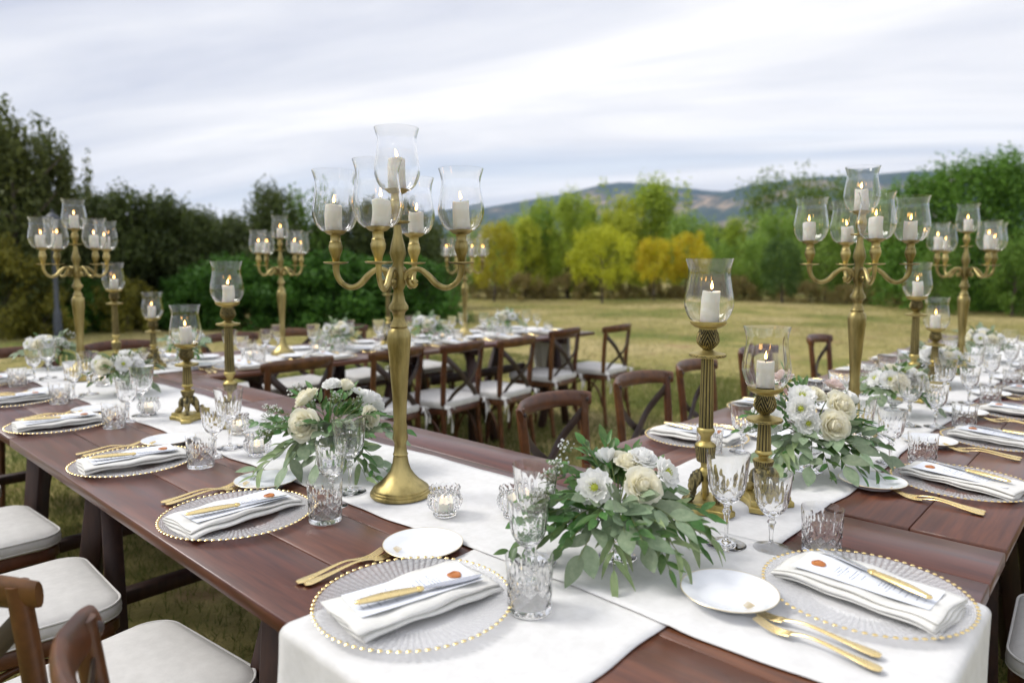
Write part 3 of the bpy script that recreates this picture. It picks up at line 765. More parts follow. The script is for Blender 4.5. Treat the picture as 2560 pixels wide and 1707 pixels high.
def chair(label, x, y, rz, group):
    return thing('cross_back_chair', label, 'chair', group, (x, y, 0), rz, [
        ('seat', CP['seat']), ('cushion', CP['cushion'], [('piping', CP['piping']), ('tie', CP['tie-1']), ('tie', CP['tie1'])]), ('top_rail', CP['rail'], [('screw', CP['screw-1']), ('screw', CP['screw1'])]),
        ('back_post', CP['postl']), ('back_post', CP['postr']), ('leg', CP['flegl']), ('leg', CP['flegr']),
        ('side_hoop', CP['hoopl']), ('side_hoop', CP['hoopr']), ('cross_brace', CP['bracel']), ('cross_brace', CP['bracer'])], sc=.975)
FX = R(-90)   # facing +x ; FY facing +y = 0 ; facing -y = 180
for i, (y, x, a) in enumerate([(.90, .50, -3), (1.54, .455, 6), (2.15, .40, -2), (2.80, .42, 3), (3.5, .41, -4), (4.15, .42, 2)]):
    chair(f'cross-back chair with white cushion, {ORD[i]} from the near corner, left table', x, y, FX + R(a), 'chairs along the left table')
for i, (x, y, a) in enumerate([(2.07, -.015, 3), (2.75, -.03, -4), (3.35, -.02, 2)]):
    chair(f'cross-back chair with white cushion, {ORD[i]} along the right table\'s outer side', x, y, R(a), 'chairs outside the right table')
for i, (x, y, a) in enumerate([(2.04, 1.43, 3), (2.73, 1.48, -2), (3.30, 1.50, 4), (4.10, 1.53, -4), (5.15, 1.51, 2)]):
    chair(f'cross-back chair, {ORD[i]} from the near corner along the right table\'s inner side', x, y, R(180 + a), 'chairs inside the right table')
for i, (x, y, a) in enumerate([(1.96, 3.58, 5), (2.61, 3.56, 6), (3.11, 3.52, 9), (3.59, 3.47, 8), (4.38, 3.66, 7), (4.98, 3.56, 4)]):
    chair(f'cross-back chair, {ORD[i]} from the left on the near side of the far table', x, y, R(a), 'chairs on the near side of the far table')
for i, (x, y, a) in enumerate([(1.62, 4.76, 3), (2.36, 4.76, 3), (2.80, 4.74, -3), (3.36, 4.74, 5), (4.0, 4.74, -4)]):
    chair(f'cross-back chair, {ORD[i]} from the left on the far side of the far table', x, y, R(180 + a), 'chairs on the far side of the far table')
chair('cross-back wooden chair at the far left end of the left table', 1.06, 4.80, R(180), 'chairs along the left table')

# ------------------------------------------------------------------ tableware meshes
def tri(x): return np.abs((x % 1.0) - .5) * 2          # 0..1 triangle wave
def cutglass(h, cuts, thick, prof_out, prof_in, seg=120, nz=46):
    """closed glass vessel: cut outer wall (prof_out rises), inner wall comes back down"""
    po = smoothprof(prof_out, nz // (len(prof_out) - 1) + 1); pi_ = smoothprof(prof_in, 5)
    n_o = len(po)
    prof = np.r_[po, pi_]
    def fn(T, Rr, Z, I):
        d = cuts(T, Z / h); return np.where(I < n_o, Rr - np.minimum(d, Rr * .25), Rr)
    return lathe(prof, seg, fn)
def tumbler_cuts(T, q):
    n = 10
    a = n * T / (2 * PI); b = q * 4.2
    win = np.clip((q - .10) / .05, 0, 1) * np.clip((.60 - q) / .06, 0, 1)
    g = np.maximum(np.clip(.30 - tri(a + b), 0, 1), np.clip(.30 - tri(a - b), 0, 1)) * 3.2
    fan = np.clip(.34 - tri(3 * a), 0, 1) * 2.6 * np.clip((q - .45) / .08, 0, 1) * np.clip((.60 + .22 * tri(a + .5) - q) / .06, 0, 1)
    base = np.clip(.4 - tri(2.4 * a), 0, 1) * 1.5 * np.clip((.09 - q) / .03, 0, 1)
    return .0021 * np.clip(np.maximum(np.maximum(g * win, fan), base), 0, 1)
TUMB = mk(*cutglass(.092, tumbler_cuts, .002, [(.0005, 0), (.033, 0), (.0365, .003), (.037, .02), (.038, .055), (.0400, .091)], [(.0398, .0910), (.0374, .060), (.0362, .050), (.0345, .018), (.031, .0105), (.0005, .0095)], 120, 60), 'tumbler', CRYST)
def goblet_cuts(b0, b1):
    def f(T, q):
        n = 9; a = n * T / (2 * PI); s = np.clip((q - b0) / (b1 - b0), 0, 1)
        low = np.maximum(np.clip(.30 - tri(a + s * 4), 0, 1), np.clip(.30 - tri(a - s * 4), 0, 1)) * 3.0 * np.clip((s - .06) / .06, 0, 1) * np.clip((.42 - s) / .06, 0, 1)
        fan = np.clip(.36 - tri(2 * a), 0, 1) * 2.6 * np.clip((s - .34) / .08, 0, 1) * np.clip((.56 + .26 * tri(a) - s) / .08, 0, 1)
        st = np.clip(.5 - tri(.667 * a), 0, 1) * .7 * (q < b0) * (q > .09)
        return .0018 * np.clip(np.maximum(np.maximum(low, fan), st), 0, 1) * np.where(q < b0, .6, 1)
    return f
def goblet(h, rr, foot, bowl0, name):
    b = lambda s: bowl0 + (h - bowl0) * s
    po = [(.0005, .0), (foot, .0), (foot, .0022), (foot * .55, .005), (.0055, .013), (.0042, .030), (.0062, bowl0 * .72), (.0088, bowl0 * .80), (.0058, bowl0 * .88), (.008, bowl0 * .97), (rr * .55, b(.10)), (rr * .80, b(.30)), (rr * .90, b(.60)), (rr, h - .001)]
    pin = [(rr - .0002, h - .001), (rr * .95 - .0008, b(.80)), (rr * .90 - .0016, b(.60)), (rr * .80 - .003, b(.32)), (rr * .5, b(.145)), (.0005, b(.10))]
    return mk(*cutglass(h, goblet_cuts(bowl0 / h, 1.0), .002, po, pin, 90, 78), name, CRYST)
GOBL = goblet(.190, .0435, .0365, .086, 'goblet')
GOBS = goblet(.158, .0385, .0345, .068, 'goblet')

def charger_material():
    m, t, o = newmat('woven_glass')
    p = nd(t, 'ShaderNodeBsdfPrincipled', Roughness=0.22); p.inputs['Base Color'].default_value = (.90, .90, .90, 1); p.inputs['Specular IOR Level'].default_value = .8
    tr = nd(t, 'ShaderNodeBsdfTransparent'); tr.inputs[0].default_value = (.96, .96, .97, 1)
    tcn = nd(t, 'ShaderNodeTexCoord'); sp = nd(t, 'ShaderNodeSeparateXYZ'); t.links.new(tcn.outputs['Object'], sp.inputs[0])
    def M(op, a, b=None, c=None):
        n = nd(t, 'ShaderNodeMath', operation=op)
        for i, q in enumerate((a, b, c)):
            if q is None: continue
            if isinstance(q, (int, float)): n.inputs[i].default_value = q
            else: t.links.new(q, n.inputs[i])
        return n.outputs[0]
    rad = M('SQRT', M('ADD', M('MULTIPLY', sp.outputs[0], sp.outputs[0]), M('MULTIPLY', sp.outputs[1], sp.outputs[1]))); ang = M('ARCTAN2', sp.outputs[1], sp.outputs[0])
    row = M('FLOOR', M('DIVIDE', rad, .0075))
    wv = M('MULTIPLY', M('SINE', M('MULTIPLY', rad, 2 * PI / .0075)), M('SINE', M('ADD', M('MULTIPLY', ang, 42), M('MULTIPLY', row, PI))))
    nz = nd(t, 'ShaderNodeTexNoise', Scale=320.0, Detail=2); t.links.new(tcn.outputs['Object'], nz.inputs['Vector'])
    pat = M('ADD', M('MULTIPLY', M('ABSOLUTE', wv), .55), M('MULTIPLY', nz.outputs[0], .5))
    rimw = M('MULTIPLY', M('GREATER_THAN', rad, .088), pat)
    r1 = ramp(t, rimw, [(.0, .10), (.22, .12), (.75, .50)])
    bp = nd(t, 'ShaderNodeBump', Strength=.8, Distance=.002); t.links.new(pat, bp.inputs['Height']); t.links.new(bp.outputs[0], p.inputs['Normal'])
    ms = nd(t, 'ShaderNodeMixShader'); t.links.new(r1.outputs[0], ms.inputs[0]); t.links.new(tr.outputs[0], ms.inputs[1]); t.links.new(p.outputs[0], ms.inputs[2])
    t.links.new(ms.outputs[0], o.inputs[0])
    return m
WOVEN = charger_material()
def charger():
    rr = np.r_[.0005, .03, .06, np.linspace(.085, .1605, 44)]; seg = 168
    T, Rm = np.meshgrid(np.linspace(0, 2 * PI, seg, endpoint=False), rr, indexing='ij')
    z = .0035 + .0095 * np.clip((Rm - .10) / .062, 0, 1) ** 1.5
    z = z + .0011 * np.sin(Rm * 2 * PI / .0075) * np.sin(T * 42 + (np.floor(Rm / .0075) % 2) * PI) * (Rm > .085)
    V = np.stack([Rm * np.cos(T), Rm * np.sin(T), z], -1).reshape(-1, 3)
    mb = MB().add(V, gridf(seg, len(rr), True, False)); 
    mb.add(*lathe([(.1605, .0130), (.1615, .0115), (.1600, .0102), (.12, .002), (.09, .0)], 84))
    glass = mb.mesh('glass_disc', WOVEN)
    mb = MB(); nb = 74
    bv, bf = lathe([(.0005, .0018), (.0022, .0013), (.0034, 0), (.0022, -.0013), (.0005, -.0018)], 8)
    for i in range(nb):
        a = 2 * PI * i / nb; q = bv.copy(); q[:, 1] *= 1.35; q[:, 0] *= 1.05
        mb.add(xf(q, (.1638 * math.cos(a), .1638 * math.sin(a), .0135), a), bf)
    return glass, mb.mesh('gold_beading', GOLD)
CHG, CHB = charger()
def bread_plate():
    b = mk(*lathe([(.0005, .0065), (.03, .0062), (.048, .0065), (.056, .0095), (.068, .0145), (.0795, .0175), (.0805, .0168), (.0795, .0158), (.066, .0118), (.050, .0045), (.048, .0), (.044, .0), (.043, .003), (.0005, .0035)], 72), 'dish', PORC)
    g_ = mk(*lathe([(.0792, .01765), (.0800, .01790), (.0807, .0172), (.0802, .0166)], 72), 'gold_rim', GOLDP)
    return b, g_
BPL, BPG = bread_plate()
def napkin(seed):
    r = np.random.default_rng(seed)
    w_, h_, nl = .120, .0046, 4; path = []
    for k in range(nl):
        xs = np.linspace(-w_ / 2, w_ / 2, 14); 
        if k % 2: xs = xs[::-1]
        sh = r.uniform(-.006, .006)
        for q in xs: path.append((q * (1 - .03 * k) + sh, k * h_))
        if k < nl - 1:
            s = 1 if k % 2 == 0 else -1
            ex = path[-1][0]
            for t in (-.6, 0, .6): path.append((ex + s * .0045 * math.cos(t), k * h_ + h_ / 2 + h_ / 2 * math.sin(t * 1.4)))
    P = np.array(path); n = len(P); T = np.gradient(P, axis=0); T /= np.linalg.norm(T, axis=1)[:, None] + 1e-9
    N = np.stack([-T[:, 1], T[:, 0]], -1); th = .0012
    loop = np.r_[P + N * th, (P - N * th)[::-1]]; m = len(loop); M = 44
    ys = np.linspace(-.134, .134, M); V = []
    ph = r.uniform(0, 6, 6)
    for y in ys:
        q = loop.copy(); f = y / .134
        lay = q[:, 1] / (nl * h_)
        fan = max(0, -f - .25) ** 2
        zz = q[:, 1] * (1 + .30 * fan) + .0020 * np.sin(y * 30 + ph[0] + lay * 4) * (.3 + lay) + .0011 * np.sin(y * 70 + q[:, 0] * 40 + ph[1]) - .010 * np.clip(abs(f) - .72, 0, 1) ** 2 * 6
        xx = q[:, 0] * (1 + .05 * np.sin(y * 11 + ph[2]) + .10 * fan) + .003 * np.sin(y * 16 + ph[3] + lay * 2)
        yy = y + (lay - .5) * .012 * math.sin(ph[4] + f) + .0025 * np.sin(q[:, 0] * 60 + ph[5] + lay * 5)
        V.append(np.stack([xx, yy, zz + .002], -1))
    V = np.concatenate(V); F = [q[::-1] for q in gridf(M, m, False, True)]
    F += [(a, a + 1, m - 2 - a, m - 1 - a)[::-1] for a in range(n - 1)] + [tuple((M - 1) * m + i for i in (a, a + 1, m - 2 - a, m - 1 - a)) for a in range(n - 1)]
    return mk(V, F, 'napkin', NAPK)
NAPS = [napkin(i) for i in range(7)]
def card_material():
    m, t, o = newmat('printed_menu')
    p = nd(t, 'ShaderNodeBsdfPrincipled', Roughness=.7)
    tcn = nd(t, 'ShaderNodeTexCoord'); sp = nd(t, 'ShaderNodeSeparateXYZ'); t.links.new(tcn.outputs['Object'], sp.inputs[0])
    def M(op, a, b=None):
        n = nd(t, 'ShaderNodeMath', operation=op)
        for i, q in enumerate((a, b)):
            if q is None: continue
            if isinstance(q, (int, float)): n.inputs[i].default_value = q
            else: t.links.new(q, n.inputs[i])
        return n.outputs[0]
    y, x = sp.outputs[1], sp.outputs[0]
    row = M('MULTIPLY', y, 1 / .0055); fr = M('FRACT', row); rowid = M('FLOOR', row)
    line = M('MULTIPLY', M('GREATER_THAN', fr, .30), M('LESS_THAN', fr, .62))
    wn = nd(t, 'ShaderNodeTexWhiteNoise', noise_dimensions='1D'); t.links.new(rowid, wn.inputs['W'])
    half = M('MULTIPLY', M('SUBTRACT', wn.outputs[0], .28), .040)
    inx = M('LESS_THAN', M('ABSOLUTE', x), half)
    cb = nd(t, 'ShaderNodeCombineXYZ'); t.links.new(M('MULTIPLY', x, 900), cb.inputs[0]); t.links.new(M('MULTIPLY', rowid, 7.3), cb.inputs[1])
    nz = nd(t, 'ShaderNodeTexNoise', Scale=1.0, Detail=1); t.links.new(cb.outputs[0], nz.inputs['Vector'])
    ink = M('MULTIPLY', M('MULTIPLY', line, inx), M('MULTIPLY', M('GREATER_THAN', nz.outputs[0], .46), M('LESS_THAN', y, .048)))
    mx_ = nd(t, 'ShaderNodeMix', data_type='RGBA'); mx_.inputs[6].default_value = (.80, .83, .89, 1); mx_.inputs[7].default_value = (.22, .25, .34, 1)
    t.links.new(ink, mx_.inputs[0]); t.links.new(mx_.outputs[2], p.inputs['Base Color']); t.links.new(p.outputs[0], o.inputs[0])
    return m
PAPER = card_material()
def card():
    ys = np.linspace(-.110, .110, 16); xs = np.linspace(-.0435, .0435, 6); top = []
    for y in ys:
        for x in xs: top.append((x, y, .0014 * math.sin(y * 17) + 3.0 * x * x * .3))
    top = np.array(top); n = len(top); bot = top - np.array([0, 0, .0005])
    F = [q[::-1] for q in gridf(16, 6)] ; F2 = [tuple(i + n for i in q[::-1]) for q in F]
    rim = [i for i in range(6)] + [i * 6 + 5 for i in range(1, 16)] + [15 * 6 + i for i in range(4, -1, -1)] + [i * 6 for i in range(14, 0, -1)]
    F3 = [(rim[i], rim[(i + 1) % len(rim)], rim[(i + 1) % len(rim)] + n, rim[i] + n) for i in range(len(rim))]
    c = mk(np.r_[top, bot], F + F2 + F3, 'card_sheet', PAPER)
    def fn(T, Rr, Z, I): return Rr * (1 + .07 * np.sin(3 * T + 1) + .05 * np.sin(5 * T))
    V, F = lathe([(.0005, .0020), (.007, .0020), (.0078, .0030), (.0105, .0030), (.0122, .0016), (.0120, .0)], 28, fn)
    return c, mk(xf(V, (0, .078, .0018)), F, 'wax_seal', SEAL)
CARD, CSEAL = card()
def knife():
    pts = spline([(0, -.105, .006), (0, -.06, .007), (0, -.02, .0065), (0, -.005, .006)], 6)
    h = MB().add(*tube(pts, lerp(len(pts), .0062, .0098, .0092, .0075, .0066), 10, .55)); h.add(*tube([(0, -.112, .006), (0, -.109, .006), (0, -.105, .006)], [.001, .0045, .0062], 10, .55)); h.add(*tube([(0, -.006, .006), (0, -.002, .006), (0, .004, .006)], [.0075, .0078, .005], 10, .6))
    bl = spline([(0, .002, .006), (.001, .03, .006), (.0015, .07, .0062), (.0005, .098, .0065), (-.003, .113, .0068)], 6)
    b = MB().add(*tube(bl, lerp(len(bl), .0042, .0075, .0082, .0078, .0058, .0008), 8, .10))
    return h.mesh('handle', GOLD), b.mesh('blade', STEEL)
KNH, KNB = knife()
def fork(L):
    k = L / .2; mb = MB()
    pts = spline([(0, -.1, .0045), (0, -.085, .005), (0, -.05, .008), (0, 0, .013), (0, .03, .010), (0, .042, .006)], 6) * np.array([1, k, 1])
    mb.add(*tube(pts, lerp(len(pts), .006, .0095, .0088, .006, .0042, .0034, .0036, .0050, .0095), 10, lerp(len(pts), .30, .30, .32, .4, .6, .6, .5, .3, .16)))
    for i in range(4):
        x = (i - 1.5) * .0055
        t = spline([(x * .85, .038, .0070), (x, .058, .0045), (x, .078, .0065), (x * .95, .1, .013)], 5) * np.array([1, k, 1])
        mb.add(*tube(t, lerp(len(t), .0024, .0021, .0018, .0010), 6, .55))
    return mb.mesh('fork', GOLD)
FORKL, FORKS = fork(.205), fork(.185)

def surf(x, y):
    if .53 < x < 1.5 and y < 4.6:
        if .95 - .04 * min(1, y / 3) < x < 1.33:
            return ZT + (.0098 if .48 < y < 1.0 or 3.85 < y < 4.35 else .0066)
    if .50 < y < .99 and x > .55: return ZT + .0058
    if 3.87 < y < 4.33 and x > 1.0: return ZT + .0058
    return ZT + .0006
# ------------------------------------------------------------------ place settings
jr = random.Random(3)
def setting(x, y, rz, where, gr, j=.0):
    c, s = math.cos(rz), math.sin(rz)
    def W(lx, ly, dz=0, k=1):
        X_ = x + lx * c - ly * s + jr.uniform(-.006, .006) * k; Y_ = y + lx * s + ly * c + jr.uniform(-.006, .006) * k
        return X_, Y_, surf(X_, Y_) + dz
    zb = max(surf(x + a, y + b) for a in (-.1, 0, .1) for b in (-.1, 0, .1))
    ja = jr.uniform(-8, 7)
    thing('charger_plate', f'clear glass charger with gold beaded rim {where}', 'charger plate', f'glass chargers {gr}', (x, y, zb), rz + R(ja * 4), [('glass_disc', CHG), ('gold_beading', CHB)])
    nz = zb + .0105
    na = rz + R(ja - 4)
    single('napkin', NAPS[jr.randrange(7)], f'folded ivory linen napkin {where}', 'napkin', f'napkins {gr}', (x, y, nz), na)
    ca = na + R(jr.uniform(-6, 6))
    thing('menu_card', f'white printed menu card with orange wax seal {where}', 'menu card', f'menu cards {gr}', (x, y, nz + .0198), ca, [('card_sheet', CARD), ('wax_seal', CSEAL)])
    kx, ky, _ = W(.022, -.006, 0, .5)
    thing('knife', f'gold handled knife on the menu card {where}', 'knife', f'knives {gr}', (kx, ky, nz + .0212), na + R(-11 + jr.uniform(-7, 6)), [('handle', KNH), ('blade', KNB)], rx=R(-1.0))
    p = W(-.195, .02, .0005); single('fork', FORKL, f'longer gold fork, nearer the plate {where}', 'fork', f'forks {gr}', p, rz + R(jr.uniform(-6, 1)))
    p = W(-.222, .005, .0005); single('fork', FORKS, f'shorter gold fork, outer one {where}', 'fork', f'forks {gr}', p, rz + R(jr.uniform(-8, 0)))
    p = W(-.172, .165); thing('bread_plate', f'small white bread plate with gold rim {where}', 'bread plate', f'bread plates {gr}', (p[0], p[1], p[2]), rz, [('dish', BPL), ('gold_rim', BPG)])
    p = W(.155, .122); single('tumbler', TUMB, f'cut crystal tumbler {where}', 'tumbler', f'tumblers {gr}', p, jr.uniform(0, 6))
    p = W(.092, .195); single('wine_glass', GOBS, f'smaller stemmed crystal glass {where}', 'wine glass', f'wine glasses {gr}', p, jr.uniform(0, 6))
    p = W(.045, .268); single('water_goblet', GOBL, f'taller stemmed crystal goblet {where}', 'goblet', f'goblets {gr}', p, jr.uniform(0, 6))
for i, q in enumerate([.880, 1.505, 2.140, 2.855, 3.50, 4.14]):
    setting(.718, q, R(-90), f'at left table\'s {ORD[i]} place from the corner', 'on the left table')
for i, q in enumerate([1.262, 2.105, 2.71, 3.27, 3.84, 4.42, 5.0]):
    setting(q, .335, 0, f'at right table\'s {ORD[i]} outer-edge place', 'on the outer edge of the right table')
for i, q in enumerate([2.07, 2.68, 3.30, 3.93, 4.57]):
    setting(q, 1.075, R(180), f'at right table\'s {ORD[i]} inner-edge place', 'on the inner edge of the right table')
for i, q in enumerate([1.86, 2.42, 2.95, 3.48, 4.02, 4.55]):
    setting(q, 3.765, 0, f'at far table\'s {ORD[i]} near-edge place from left', 'on the near edge of the far table')
for i, q in enumerate([1.70, 2.34, 2.88, 3.44, 4.0, 4.55]):
    setting(q, 4.44, R(180), f'at far table\'s {ORD[i]} far-edge place from left', 'on the far edge of the far table')

# ------------------------------------------------------------------ candles, shades, candelabra
def shade():
    o_ = smoothprof([(.027, .0), (.034, .002), (.045, .014), (.0535, .036), (.0545, .055), (.050, .085), (.0468, .108), (.0475, .125), (.0535, .146)], 5)
    i_ = [(r - (.0013 - .0006 * (z / .146) ** 1.5), z + .0005 * (1 - z / .146)) for r, z in o_[::-1]]
    P = np.r_[o_, i_]
    def fn(T, Rr, Z, I): return Rr * (1 + .018 * np.sin(9 * T) * np.clip(Z / .02, 0, 1) * np.clip((.15 - Z) / .04, .25, 1))
    P = np.r_[P, [(.0005, .0030), (.0005, .0)]]
    return mk(*lathe(P, 80, fn, True), 'hurricane_glass', GLASS)
SHADE = shade()
def candle(seed, h=.066):
    r = np.random.default_rng(seed); lean = r.uniform(-.004, .004, 2); P = [(.0195, .0), (.0205, .002), (.0205, h * .5), (.0200, h - .004), (.0185, h - .0005), (.0165, h - .0012), (.010, h - .003), (.0005, h - .0035)]
    ph = r.uniform(0, 6)
    V, F = lathe(smoothprof(P, 3), 28, lambda T, Rr, Z, I: Rr * (1 + .018 * np.sin(2 * T + ph + Z * 60)))
    V[:, 0] += lean[0] * np.sin(V[:, 2] / h * 3.0); V[:, 1] += lean[1] * np.sin(V[:, 2] / h * 3.0)
    V[:, 2] += (V[:, 2] > h * .8) * .0016 * np.sin(np.arctan2(V[:, 1], V[:, 0]) * 2 + ph)
    b = mk(V, F, 'wax_body', WAX)
    wk = mk(*tube([(0, 0, h - .005), (.0004, 0, h + .003), (.001, 0, h + .0065)], .0009, 6), 'wick', WICK)
    fl = MB(); bend = r.uniform(-.008, .008)
    for k_, mi in ((1.0, 0), (.62, 1)):
        q = smoothprof([(.0004, 0), (.0032 * k_, .004), (.0040 * k_, .008), (.0028 * k_, .015), (.0012 * k_, .0205), (.0002, .026)], 4)
        V, F = lathe(q, 12); V = V * .78; V[:, 2] *= (1 if k_ == 1 else .8)
        V[:, 0] += bend * (V[:, 2] / .026) ** 2; V[:, 1] += (0 if k_ == 1 else -.0)
        if k_ != 1: V = V * np.array([1.0, 1.0, 1.0])
        fl.add(V + np.array([0, 0, h + .004]), F, mi)
    return b, wk, fl.mesh('flame', FLAME, FLAMEC)
CANDS = [candle(i, hh) for i, hh in enumerate((.066, .058, .072, .063, .054, .069, .061))]
def lit_glass(p, where, i, gr):
    """a hurricane glass and the candle in it, two things"""
    single('hurricane_glass', SHADE, f'clear hurricane glass {where}', 'hurricane glass', f'hurricane glasses {gr}', p, jr.uniform(0, 6))
    b, wk, fl = CANDS[(i * 3 + int(p[0] * 37)) % 7]
    thing('pillar_candle', f'lit ivory pillar candle {where}', 'candle', f'candles {gr}', (p[0] + jr.uniform(-.004, .004), p[1] + jr.uniform(-.004, .004), p[2] + .0033), jr.uniform(0, 6), [('wax_body', b), ('wick', wk), ('flame', fl)], rx=R(jr.uniform(-3, 3)))
def candelabrum_parts():
    stem = [(.017, .101), (.0195, .106), (.017, .110), (.0146, .134), (.020, .147), (.0170, .165), (.0185, .176), (.016, .187), (.0185, .25), (.0225, .31), (.0288, .385), (.0298, .402), (.0275, .417), (.020, .426), (.0222, .431), (.0135, .452), (.0165, .466), (.0245, .473), (.0245, .481), (.017, .493), (.0118, .520), (.0185, .533), (.0185, .560), (.0170, .566), (.0130, .588), (.0210, .613), (.0175, .632), (.0115, .655), (.0085, .683)]
    base = [(.0005, .001), (.076, .001), (.078, .004), (.0775, .009), (.0735, .011), (.0738, .015), (.070, .017), (.0702, .021), (.066, .023), (.060, .029), (.050, .036), (.037, .050), (.026, .066), (.0205, .084), (.018, .1015)]
    B = mk(*lathe(base, 56), 'foot', BRASS); St = mk(*lathe(stem, 40), 'stem', BRASS)
    for m_ in (B, St): pass
    cup = [(.004, -.004), (.008, .0), (.010, .012), (.0165, .030), (.0175, .040), (.0150, .046), (.0155, .050), (.0128, .053), (.0125, .066), (.0135, .068), (.020, .070), (.0285, .0775), (.0300, .080), (.0285, .0800), (.020, .0765), (.0005, .0755)]
    pan = [(.0005, -.0045), (.008, -.0045), (.028, -.002), (.0312, .0012), (.0308, .0022), (.028, .0005), (.0005, -.0005)]
    arms = []
    for k in range(4):
        a = k * PI / 2; mb = MB(); ar = .160
        pth = spline([(.014, 0, .548), (.020, 0, .560), (.036, 0, .5715), (.056, 0, .572), (.076, 0, .558), (.098, 0, .5355), (.122, 0, .527), (.145, 0, .538), (.158, 0, .560), (.160, 0, .588)], 6)
        V, F = tube(pth, lerp(len(pth), .0075, .006, .0052, .0056, .0068, .0062, .0055, .0062, .0075), 10, 1.25); mb.add(xf(V, rz=a), F)
        sc = spline([(.036, 0, .571), (.028, 0, .555), (.030, 0, .538), (.040, 0, .532), (.046, 0, .541), (.040, 0, .547)], 5)
        V, F = tube(sc, lerp(len(sc), .0045, .005, .0045, .0032), 8, 1.4); mb.add(xf(V, rz=a), F)
        V, F = lathe([(.0005, -.006), (.0065, -.004), (.0075, 0), (.0065, .004), (.0005, .006)], 10); mb.add(xf(V, ((.041) * math.cos(a), .041 * math.sin(a), .5425)), F)
        arm = mb.mesh('arm', BRASS)
        V, F = lathe(cup, 28); cu = mk(xf(V, (ar * math.cos(a), ar * math.sin(a), .590)), F, 'candle_cup', BRASS)
        V, F = lathe(pan, 32); pa = mk(xf(V, (ar * math.cos(a), ar * math.sin(a), .589)), F, 'drip_pan', BRASS)
        arms.append(('arm', arm, [('drip_pan', pa), ('candle_cup', cu)]))
    V, F = lathe(cup, 28); tc_ = mk(V + np.array([0, 0, .690]), F, 'candle_cup', BRASS)
    V, F = lathe(pan, 32); tp = mk(V + np.array([0, 0, .689]), F, 'drip_pan', BRASS)
    return [('foot', B), ('stem', St, [('drip_pan', tp), ('candle_cup', tc_)])] + arms
CANDEL = candelabrum_parts()
def candelabrum(label, short, x, y, ang, names):
    z = surf(x, y) - .001
    thing('candelabrum', label, 'candelabrum', 'five-light gilt candelabra', (x, y, z), R(ang), CANDEL, sc=.975)
    for k in range(4):
        a = R(ang) + k * PI / 2
        lit_glass((x + .156 * math.cos(a), y + .156 * math.sin(a), z + (.590 + .0768) * .975), f'on the {names[k]} arm of the {short}', k + int(x * 7), 'on the candelabra')
    lit_glass((x, y, z + (.690 + .0768) * .975), f'on top of the {short}', int(x * 11), 'on the candelabra')
candelabrum('tall five-light aged gilt candelabrum, the biggest one, at the centre of the picture', 'big central candelabrum', 1.062, 1.348, -6.5 - YAW, ['right', 'rear', 'left', 'front'])
candelabrum('five-light gilt candelabrum standing among flowers on the right table, nearer one', 'nearer candelabrum on the right table', 2.499, .72, -10 - YAW, ['right', 'rear', 'left', 'front'])
candelabrum('five-light gilt candelabrum farther along the right table', 'farther candelabrum on the right table', 4.30, .72, 4 - YAW, ['right', 'rear', 'left', 'front'])
candelabrum('five-light gilt candelabrum far along the left table, leftmost in the picture', 'leftmost candelabrum', 1.09, 3.92, -27 - YAW, ['right', 'rear', 'left', 'front'])
candelabrum('five-light gilt candelabrum at the left of the far table', 'left candelabrum on the far table', 2.30, 4.12, -38 - YAW, ['right', 'rear', 'left', 'front'])
candelabrum('five-light gilt candelabrum at the right of the far table, behind the big one', 'right candelabrum on the far table', 3.907, 4.10, -20 - YAW, ['right', 'rear', 'left', 'front'])

